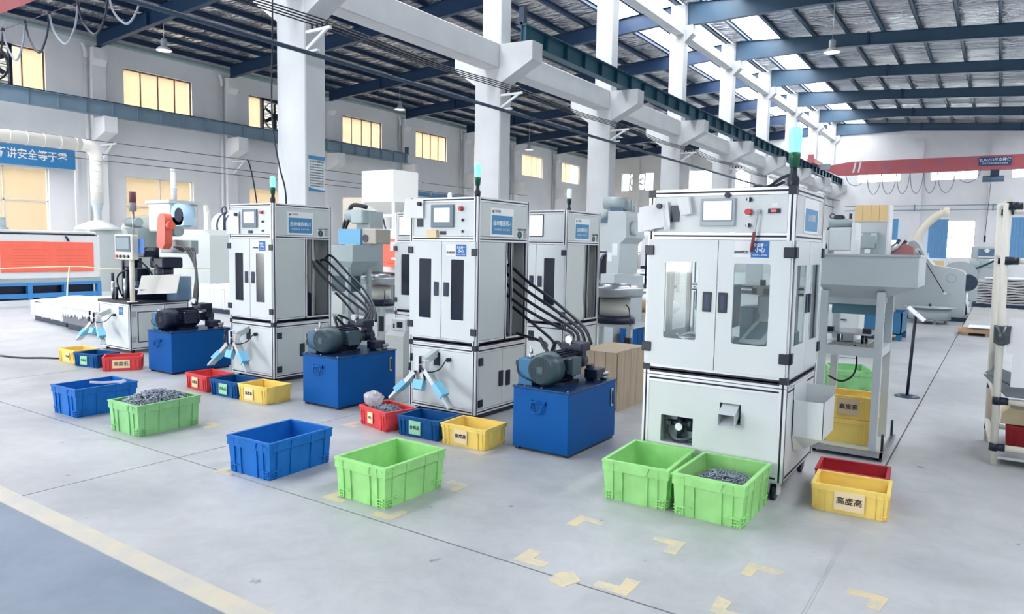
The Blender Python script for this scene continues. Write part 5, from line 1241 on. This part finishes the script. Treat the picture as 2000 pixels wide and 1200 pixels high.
# ---- white and orange oven line along the side aisle
WOV = mat('oven_white', 'E3E6E6', .45); OVB = mat('oven_base_blue', '3D86C4', .45)
t = thing('conveyor_oven', 'long white conveyor oven with coral orange perforated panels on a blue base', 'machine', (-19.2, 9.4, 0))
L_ = 9.0
part('body', B(-2.0, 0, -L_, 0, .62, 1.72, b=.03), WOV, t); part('top_cover', B(-1.9, -.1, -L_+.05, -.05, 1.72, 1.80, b=.02), WOV, t); part('cover_gap', B(-1.95, .004, -L_, -.08, 1.70, 1.72), BLACK, t)
part('lower_shell', B(-2.0, -.02, -L_, 0, .54, .62), SHEETD, t)
for i in range(4):
    o = part('orange_panel', B(.0, .03, -2.26-2.2*i, -.18-2.2*i, .8, 1.53, b=.01), ORANGE, t)
    v = MB()
    for a_ in range(2):
        for r_ in range(6): v.box(.03, .032, -2.0-2.2*i+a_*.95, -1.3-2.2*i+a_*.95, .98+r_*.07, .985+r_*.07)
    part('vent_slots', v, mat('orange_dark', 'C84E40', .5), o)
part('base_beam', MB().box(-.12, .0, -L_, 0, .17, .28).box(-.12, 0, -L_, 0, .47, .54), OVB, t)
for i in range(12): part('base_post', B(-.12, .005, -.1-.8*i, -.0-.8*i, .0, .5), OVB, t)
part('base_dark', B(-1.9, -.2, -L_, -.1, .05, .54), MOTD, t); part('plinth', B(-1.9, .12, -L_, -.05, 0, .13), WOV, t)
part('vent_motor', MB().cyl((-1.0, -1.9, 1.8), (-1.0, -1.9, 2.1), .16, n=16).lathe([(.22, 1.8), (.22, 1.84), (.12, 1.9)], (-1.0, -1.9, 0), n=16), SHEETD, t)
part('latch', MB().prism([(-.85, 1.68), (-.8, 1.66), (-.74, 1.55), (-.8, 1.56)], 'x', 0, .03), BLACK, t)
tag(part('barrier_tape', MB().tube([(-17.2, 6.0, .95), (-17.0, 7.7, 1.0), (-16.9, 8.6, .93), (-16.9, 11, .92)], .014, 6).tube([(-17.0, 7.65, 1.0), (-16.8, 7.5, .5), (-16.6, 7.4, .015)], .014, 6), mat('pale_yellow_tape', 'E6DDB0', .6)), 'pale yellow rope strung in front of the conveyor oven', 'rope')
# ---- furnace line behind
t = thing('furnace', 'pale grey furnace with horizontal drum, blower and chimney behind the table press', 'machine', (-20.4, 13.0, 0))
part('cabinet', MB().prism([(-1.3, .0), (1.35, 0), (1.35, 1.8), (1.1, 1.95), (-1.3, 1.97)], 'y', -.6, .8), PANELS, t)
part('drum', MB().lathe([(0, -.35), (.25, -.33), (.45, -.25), (.45, 1.1), (.25, 1.2), (0, 1.2)], (-.1, 1.0, 2.1), axis='x', n=24), WOV, t)
for x in (.1, .5, .9): part('drum_band', MB().lathe([(.46, x-.03), (.47, x-.03), (.47, x+.03), (.46, x+.03)], (-.1, 1.0, 2.1), axis='x', n=24), DSTEEL, t)
part('burner_box', B(-2.6, -1.4, -.2, .8, 1.9, 2.8, b=.03), WOV, t); part('burner_lid', B(-2.7, -1.3, -.25, .85, 2.8, 2.9), PANELS, t)
part('chimney', MB().cyl((-1.95, .3, 2.9), (-1.95, .3, 3.9), .09, n=14).cyl((-1.95, .3, 3.3), (-1.95, .3, 3.34), .11, n=14).cyl((-1.95, .3, 3.86), (-1.95, .3, 3.92), .11, n=14), WHITE, t)
part('blower_housing', MB().cyl((-.95, -.2, 2.42), (-.95, .2, 2.42), .36, n=24).box(-1.35, -.6, -.2, .2, 2.1, 2.35), mat('blower_blue', 'A9C6DC', .4), t); part('blower_mouth', MB().cyl((-.85, -.22, 2.42), (-.85, -.2, 2.42), .22, n=20), MOTD, t)
part('dome', MB().lathe([(.85, 1.5), (.85, 1.9), (.7, 2.2), (.4, 2.4), (0, 2.45)], (-3.6, .3, 0), n=24), PANELS, t); part('dome_base', MB().cyl((-3.6, .3, 0), (-3.6, .3, 1.5), .8, n=24), PANELS, t)
part('gear_motor', MB().cyl((-3.5, -.4, 2.2), (-2.8, -.4, 2.2), .14, n=16).box(-3.6, -2.7, -.5, .2, 1.4, 2.0), SHEETD, t)
part('valve_wheel', MB().torus((.75, .3, 2.55), .12, .02, (0, 1, 0)).cyl((.75, .3, 1.95), (.75, .3, 2.5), .04), DSTEEL, t)
part('stack_frame', MB().box(.3, .4, -.1, .0, 1.9, 2.7).box(.4, .5, -.1, 0, 1.9, 2.5), WOV, t)
part('hand_lever', MB().tube([(-2.9, -.5, 2.3), (-2.8, -.55, 2.6), (-2.5, -.5, 2.65)], .02, 6), CARD, t)
# ---- spiral duct with hood
t = thing('exhaust_duct', 'white spiral exhaust duct running along the wall and dropping to a hood', 'duct', (-23.6, 11.5, 0))
DUCT = mat('duct_white', 'EDEBE2', .4, var=.03, vscale=4)
part('duct_run', MB().cyl((0, -12, 4.5), (0, -.45, 4.5), .19, n=20), DUCT, t)
for i in range(24): part('duct_seam', MB().torus((0, -.6-.45*i, 4.5), .192, .009, (0, 1, 0), 20, 5), DUCT, t)
part('elbow', MB().tube([(0, -.46, 4.5), (0, -.2, 4.47), (0, -.03, 4.3), (0, 0, 4.05)], .19, 20), DUCT, t); part('duct_drop', MB().cyl((0, 0, 4.06), (0, 0, 2.75), .18, n=20), DUCT, t)
for i in range(6): part('duct_seam', MB().torus((0, 0, 3.95-.22*i), .182, .009, (0, 0, 1), 20, 5), DUCT, t)
part('reducer', MB().lathe([(.18, 2.75), (.11, 2.5), (.11, 2.2)], n=20), SHEETG, t); part('hood', MB().lathe([(.1, 2.22), (.3, 2.15), (.62, 2.0), (.66, 1.9), (.6, 1.9)], n=26), WOV, t)
part('hood_base', B(-.5, .5, -.5, .5, 0, 1.9), PANELS, t)
for y in (-4.6,): part('wall_strut', B(-6.88, -.19, y-.03, y+.03, 4.47, 4.53), WHITE, t)
# ---- banner, poster, notice boards
BAN = mat('banner_blue', '2F7FB8', .6, var=.03, vscale=3)
t = thing('slogan_banner', 'blue banner with white Chinese slogan on the side wall under the duct', 'banner', (-30.05, 11.0, 4.7))
part('cloth', MB().box(0, .02, -3.2, 2.85, -.4, .37), BAN, t); text('安全生产人人有责不讲安全等于零', .40, (.028, -.02, -.02), SIDE, SIGNW, t, bold=.006, sx=.86)
part('frame', MB().box(-.1, 0, -3.3, 2.95, .37, .43).box(-.1, 0, 2.85, 2.95, -4.7, .43), WHITE, t)
t = thing('safety_poster', 'blue-headed safety notice poster on the side of the nearest large column', 'poster', (-10.4, 8.935, 2.87))
part('sheet', B(.002, .008, -.19, .19, -.32, .32), mat('poster_paper', 'E3ECEC', .6), t); part('header', B(.008, .0095, -.19, .19, .25, .32), SIGNB, t)
part('footer', MB().prism([(-.19, -.32), (.19, -.32), (.19, -.29), (0, -.28), (-.19, -.25)], 'x', .008, .0095), SIGNB, t)
text('安全生产规章制度', .042, (.0105, 0, .215), SIDE, INK, t)
for i in range(9): text('遵守操作规程 佩戴防护用品', .026, (.0105, 0, .16-i*.048), SIDE, mat('ink_grey', '4A5660', .7), t)
t = thing('notice_board', 'row of blue notice boards on the side wall behind the press signed -1', 'notice board', (-30.1, 35.7, 4.0))
for i in range(3): part('board', B(.0, .05, -2.2+1.7*i, -.75+1.7*i, .1, .95), mat('board_blue', '5B93BE', .5), t); part('paper_row', B(.05, .055, -2.1+1.7*i, -.85+1.7*i, .2, .65), PAPER, t)
# ---- white silo on a frame
t = thing('material_silo', 'white square silo hopper on a tall frame between the near columns', 'silo', (-15.73, 16.4, 0))
part('bin', MB().loft([R4(-.1, .1, -.1, .1, 2.55), R4(-.66, .66, -.55, .55, 2.9), R4(-.66, .66, -.55, .55, 3.85)]), mat('silo_white', 'E6E6E2', .5), t)
legs(t, (-.62, .62), (-.5, .5), 0, 2.9, .07, WHITE)
for z in (.9, 2.45): part('cross_beam', MB().box(-.62, .62, -.53, -.47, z, z+.08).box(-.62, .62, .47, .53, z, z+.08), WHITE, t)
part('brace', MB().tube([(-.6, -.5, 1.2), (-.2, -.5, 2.4)], .025, 6, False).tube([(.6, -.5, 1.2), (.2, -.5, 2.4)], .025, 6, False), DSTEEL, t); part('spout', B(-.08, .08, -.08, .08, 2.0, 2.55), PANELS, t)
# ---- drilling machine and second oven behind press -2
t = thing('drilling_machine', 'grey drilling machine with a hose-fed head and light blue guard behind the press signed -2', 'machine', (-12.8, 12.4, 0))
part('column', B(-.2, .25, 0, .45, 0, 2.4), SHEETD, t); part('head', MB().cyl((-.42, -.1, 2.3), (.1, .1, 2.3), .16, n=18).box(-.2, .2, -.2, .3, 2.1, 2.45, b=.03), SHEETD, t)
part('guard', B(-.45, .3, -.35, -.3, 1.6, 1.97), mat('guard_blue', '5FA0C4', .4), t); part('gear_box', B(.3, .75, -.3, .2, 1.62, 1.98, b=.02), mat('warm_grey', 'A8A49A', .5), t); part('table', B(-.6, 1.2, -.4, .3, .8, .95), MOTD, t); part('pedestal', B(-.3, .8, -.25, .25, 0, .8), SHEETD, t)
part('supply_hose', MB().tube([(-.35, -.1, 2.4), (-.2, -.1, 2.55), (.15, 0, 2.5)], .05, 8).tube([(-.4, -.1, 2.3), (-.5, -.15, 2.0), (-.45, -.2, 1.5)], .04, 8).tube([(-.3, -.15, 2.2), (-.4, -.2, 1.9), (-.35, -.3, 1.4)], .035, 8), RUBBER, t)
part('dial', MB().cyl((.42, -.3, 1.75), (.42, -.32, 1.75), .09, n=16), BLACK, t)
t = thing('conveyor_oven', 'white conveyor oven with an orange panel seen between the two signed presses', 'machine', (-13.6, 15.2, 0))
part('body', B(-1.3, 2.2, -.6, .8, .5, 2.05, b=.04), WOV, t); part('orange_panel', B(-1.2, 2.1, -.63, -.6, 1.1, 1.78, b=.01), ORANGE, t); part('base', B(-1.3, 2.2, -.5, .7, 0, .5), MOTD, t); part('latch', MB().prism([(.35, 1.98), (.42, 1.98), (.38, 1.85)], 'y', -.62, -.6), BLACK, t)
part('tray', B(-.4, 1.8, -1.1, -.62, 1.02, 1.1), ORANGE, t)
t = thing('coating_cabinet', 'cream machine cabinet behind the white silo', 'cabinet', (-19.0, 18.4, 0))
part('body', B(-.6, 1.0, -.4, .5, 0, 3.25, b=.03), mat('cream_cab', 'E4DCCB', .5), t); part('side_wing', B(1.0, 2.2, -.3, .5, 0, 2.2, b=.03), PANEL, t); part('knob_ring', MB().torus((.6, -.42, 2.75), .12, .02, (0, 1, 0)), SHEETD, t)
# ================================================================== far right of the hall
t = thing('slitting_machine', 'big pale grey machine housing with a sloping top at the right aisle', 'machine', (0, 20.6, 0))
GRM = mat('machine_pale_grey', 'B9C2C6', .45)
part('housing', MB().prism([(-2.3, .1), (-.66, .1), (-.66, 1.12), (-.72, 1.22), (-.85, 1.27), (-1.37, 1.36), (-1.55, 1.58), (-1.72, 1.9), (-1.82, 1.97), (-1.92, 1.93), (-1.98, 1.75), (-2.3, 1.6)], 'y', -.05, .9), GRM, t)
part('foot_rail', B(-2.3, -.6, -.1, .95, 0, .1), DSTEEL, t); part('port_cover', MB().torus((-.96, -.055, 1.06), .11, .012, (0, 1, 0), 24, 5), GRM, t)
part('hub', MB().cyl((-1.72, -.07, 1.72), (-1.72, -.05, 1.72), .06, n=16), WHITE, t); part('pull_cord', MB().tube([(-1.7, -.1, 1.72), (-1.08, -.14, .68)], .01, 5, False), BLACK, t); part('cord_weight', MB().cyl((-1.08, -.14, .64), (-1.06, -.14, .70), .04, n=12), WHITE, t)
part('end_roller', MB().cyl((-.62, .0, .95), (-.62, .8, .95), .2, n=18), DSTEEL, t)
part('red_cover', MB().prism([(-2.6, 1.58), (-1.75, 1.58), (-1.78, 1.8), (-1.98, 1.88), (-2.3, 1.66), (-2.6, 1.62)], 'y', -.6, -.3), mat('dull_red', 'B07474', .5), t); part('silver_cylinder', MB().cyl((-2.4, -.65, 1.62), (-2.1, -.65, 1.84), .08, n=14), STEEL, t)
part('tool_carrier', MB().box(-2.7, -1.95, -.5, -.2, 1.76, 1.82).cyl((-2.2, -.4, 1.8), (-2.1, -.4, 1.98), .04).cyl((-2.05, -.4, 1.8), (-1.95, -.4, 1.95), .04).cyl((-2.5, -.4, 1.75), (-2.4, -.4, 1.9), .05), DSTEEL, t)
t = thing('turntable', 'low round grey turntable on legs in front of the pale grey housing', 'turntable', (-1.31, 19.6, 0))
part('drum', MB().lathe([(0, .1), (.44, .1), (.44, .36), (0, .36)], n=32), GRM, t); part('top_disc', MB().lathe([(0, .36), (.55, .37), (.55, .39), (0, .4)], n=32), SHEETD, t)
for a_ in range(4): part('leg', B(-.03, .03, -.03, .03, 0, .12), SHEETD, t, loc=(.35*math.cos(a_*PI/2+.4), .35*math.sin(a_*PI/2+.4), 0))
part('spindle', MB().cyl((0, 0, .4), (0, 0, .46), .03), DSTEEL, t)
t = thing('steel_bin', 'blue steel parts bin on legs behind the hopper stand', 'bin', (-2.15, 15.4, 0))
BB = mat('bin_blue', '2A6C96', .45, var=.08, vscale=4)
a = MB(); a.box(-.72, .72, -.45, -.43, .12, .53); a.box(-.72, .72, .43, .45, .12, .53); a.box(-.72, -.70, -.45, .45, .12, .53); a.box(.70, .72, -.45, .45, .12, .53); a.box(-.72, .72, -.45, .45, .12, .14)
part('tub', a, BB, t); legs(t, (-.66, .68), (-.4, .4), 0, .13, .09, BB); part('side_gusset', MB().prism([(-.35, .15), (.0, .15), (.1, .6), (.0, .62), (-.12, .3)], 'y', -.5, -.46), BB, t)
text('三立', .11, (.42, -.452, .4), FRONT, PAPER, t); text('科技', .11, (.42, -.452, .27), FRONT, PAPER, t)
tag(part('cardboard_scrap', blob((-1.75, 15.3, .54), (.18, .16, .07), 4), CARD), 'crumpled cardboard on top of the blue steel bin', 'cardboard')
t = thing('metal_cabinet', 'low pale metal cabinet seen under the feed hopper', 'cabinet', (-2.0, 12.2, 0))
part('body', B(-.3, .28, -.2, .3, .0, .78, b=.01), PANEL, t); part('drawer', B(-.28, .26, -.21, -.2, .45, .74), PANELS, t); part('handle', B(-.05, .1, -.23, -.21, .58, .6), DSTEEL, t)
# flat bundles and board stack
t = thing('board_bundle', 'long flat bundle of grey sheets on wooden blocks by the floor joint', 'sheet stack', (0, 17.1, 0))
part('sheet', B(-.55, .9, .0, 6.9, .13, .17), mat('sheet_grey_mat', 'B9BABA', .7, var=.08, vscale=2), t); part('cardboard_edge', B(-.62, .9, -.05, .5, .06, .14), CARD, t)
part('top_paper', MB().prism([(-.45, .172), (.4, .172), (.4, .18), (-.45, .18)], 'y', -.1, .6), PAPER, t)
for x in (-.5, -.1, .3): part('wood_block', B(x-.06, x+.06, -.02, .2, 0, .06), WOOD, t)
t = thing('board_stack', 'stack of wavy grey boards on a dark pallet by the pipe rack', 'sheet stack', (.1, 24.8, 0))
for i in range(9):
    n = 12; vs = []
    for z in (0, .05):
        for k_ in range(n+1): vs.append((-.6+1.3*k_/n, -.5, .26+.075*i+z+.012*math.sin(k_*1.3+i))); vs.append((-.6+1.3*k_/n, .5, .26+.075*i+z+.012*math.sin(k_*1.3+i)))
    m_ = 2*(n+1); fs = []
    for k_ in range(n):
        a_ = 2*k_; fs += [(a_, a_+2, a_+3, a_+1), (m_+a_, m_+a_+1, m_+a_+3, m_+a_+2), (a_, m_+a_, m_+a_+2, a_+2), (a_+1, a_+3, m_+a_+3, m_+a_+1)]
    fs += [(0, 1, m_+1, m_), (2*n, m_+2*n, m_+2*n+1, 2*n+1)]
    part('board', MB().add(vs, fs), mat('board_grey', 'C4C6C8', .7), t)
part('pallet', MB().box(-.7, .8, -.55, .55, .17, .26).box(-.5, -.35, -.5, .5, 0, .17).box(.4, .55, -.5, .5, 0, .17), mat('pallet_navy', '2A3A56', .6), t)
part('top_wrap', blob((.1, 0, .97), (.55, .4, .06), 12), PAPER, t)
# grey press with cylinder head, cabinet with yellow doors
t = thing('hydraulic_press', 'grey press with a horizontal cylinder on top behind the hopper', 'machine', (-2.8, 16.7, 0))
part('frame_side', MB().box(.2, .28, -.3, .4, 0, 2.25).box(-.32, -.24, -.3, .4, 0, 2.1), PANEL, t); part('head', B(-.24, .2, -.3, .3, 1.66, 2.14, b=.02), SHEETG, t); part('cylinder', MB().cyl((-.28, -.05, 2.25), (.16, -.05, 2.25), .09, n=18), SHEETD, t)
part('top_fittings', MB().box(-.2, .0, -.1, .1, 2.3, 2.42, b=.03).cyl((.12, 0, 2.3), (.12, 0, 2.45), .03).torus((-.24, 0, 2.4), .05, .01, (0, 1, 0)), BLACK, t); part('hose_set', MB().tube([(-.25, -.2, 2.15), (-.3, -.25, 1.95), (-.28, -.3, 1.7)], .03, 8), RUBBER, t)
part('bed', B(-.3, .28, -.3, .4, 0, 1.2), mat('slate_blue', '46627E', .4), t); part('die', B(-.2, .2, -.2, .2, 1.2, 1.5), MOTD, t); part('pilot_box', B(-.4, -.28, -.35, -.2, 1.6, 2.1), PANEL, t)
t = thing('tall_cabinet', 'tall grey cabinet with tan top doors by the end of the column row', 'cabinet', (-2.65, 19.6, 0))
part('body', B(-.36, .36, -.3, .3, 0, 2.38, b=.01), SHEETG, t)
for i in range(4): part('tan_door', B(-.36+.18*i+.004, -.18+.18*i-.004, -.32, -.3, 2.39, 2.78), mat('tan_door', 'E5C68F', .6), t)
part('top_box', B(-.36, .36, -.3, .3, 2.38, 2.79), WHITE, t); part('side_post', B(.36, .41, -.3, .3, 0, 2.79), WHITE, t)
part('control_desk', MB().box(-.25, .2, -.5, -.3, 0, 2.12).box(-.2, .15, -.55, -.5, 1.75, 2.05), SHEETD, t); part('screen', MB().box(-.24, -.12, -.52, -.505, 1.9, 2.1).box(.05, .18, -.52, -.505, 1.86, 2.1), PANEL, t); part('notice', B(-.06, .06, -.56, -.55, 1.62, 1.72), PAPER, t)
# fume arm
t = thing('fume_arm', 'curved cream fume extraction arm in front of the blue-curtained window', 'duct', (-2.6, 30.0, 0))
CRM = mat('fume_cream', 'EFE6D2', .5)
part('arm_tube', MB().tube([(.02, 0, 1.6), (.05, 0, 2.2), (.25, 0, 2.6), (.52, 0, 2.93), (.82, 0, 3.14)], .13, 14), CRM, t); part('hood_disc', MB().lathe([(.04, -.16), (.16, -.1), (.19, .0), (.16, .06), (0, .08)], (.93, 0, 3.14), axis='x', n=20), CRM, t); part('pedestal', B(-.12, .14, -.15, .15, 0, 1.65), GRM, t)
# far machines beyond the board stack
t = thing('guillotine', 'pale grey far machine with a dark front and a tilted paper on top', 'machine', (-.45, 30.4, 0))
part('body', MB().box(-.42, .4, -.3, .6, 0, 1.95, b=.04), GRM, t); part('dark_front', B(-.2, .36, -.33, -.3, 1.3, 1.85), mat('slate_face', '5C7890', .5), t); part('paper', MB().prism([(-.05, 1.8), (.05, 1.9), (.15, 1.8), (.05, 1.7)], 'y', -.36, -.34), PAPER, t); part('rail', B(-.2, .36, -.36, -.33, 1.55, 1.6), WHITE, t)
t = thing('trapezoid_cabinet', 'grey trapezoid machine stand with an arched roller behind the board stack', 'machine', (-.35, 27.0, 0))
part('stand', MB().prism([(-.4, 0), (.45, 0), (.28, 1.2), (-.1, 1.24), (-.16, 1.15)], 'y', -.25, .25), GRM, t); part('roller', MB().cyl((-.45, .4, 1.2), (.35, .4, 1.2), .32, n=24), SHEETD, t); part('swing_arm', MB().tube([(-.3, -.2, 1.2), (.0, -.25, 1.35), (.25, -.25, 1.5)], .035, 6), DSTEEL, t)
t = thing('reel_stand', 'reel stand with round grey discs beside the pale grey housing', 'machine', (-.55, 22.7, 0))
[part('disc', MB().cyl((-.35, y_, 1.0), (-.35, y_+.06, 1.0), .45, n=28), GRM, t) for y_ in (0, .5)]; part('core', MB().cyl((-.35, -.05, 1.0), (-.35, .6, 1.0), .12, n=16), DSTEEL, t); [part('stand_leg', MB().prism([(-.6, 0), (-.1, 0), (-.3, 1.0), (-.4, 1.0)], 'y', y_, y_+.07), DSTEEL, t) for y_ in (-.12, .6)]
t = thing('small_workbench', 'yellow-fronted bench with small tools under the end-wall window', 'workbench', (-2.0, 34.0, 0))
part('top', B(-.7, .7, -.3, .3, .95, 1.0), GRM, t); part('yellow_box', B(-.35, .15, -.32, -.1, 1.0, 1.4, b=.02), mat('box_yellow', 'E3C88E', .6), t); legs(t, (-.6, .6), (-.25, .25), 0, .95, .08, GRM); part('tool', MB().cyl((.3, 0, 1.0), (.3, 0, 1.5), .05).box(-.6, -.45, -.1, .1, 1.0, 1.7), PANEL, t)
t = thing('lamp_post', 'white square post with a grey junction box in front of the end wall', 'post', (.12, 25.6, 0))
part('post', B(-.08, .08, -.08, .08, 0, 3.0), WHITE, t); part('junction_box', B(.0, .18, -.1, .1, 2.9, 3.1), mat('box_slate', '6F8090', .5), t); part('bracket_arm', MB().tube([(-.02, 0, 2.95), (-.2, -.05, 2.8), (-.3, -.05, 2.72)], .03, 6), WHITE, t)
# ------------------------------------------------------------------ lettering becomes plain meshes
bpy.context.view_layer.update()
dg = bpy.context.evaluated_depsgraph_get()
for o in [o for o in SC.objects if o.type == 'FONT']:
    me = bpy.data.meshes.new_from_object(o.evaluated_get(dg))
    n = bpy.data.objects.new('lettering', me); COL.objects.link(n)
    n.parent = o.parent; n.location = o.location; n.rotation_euler = o.rotation_euler; n.scale = o.scale
    bpy.data.objects.remove(o)
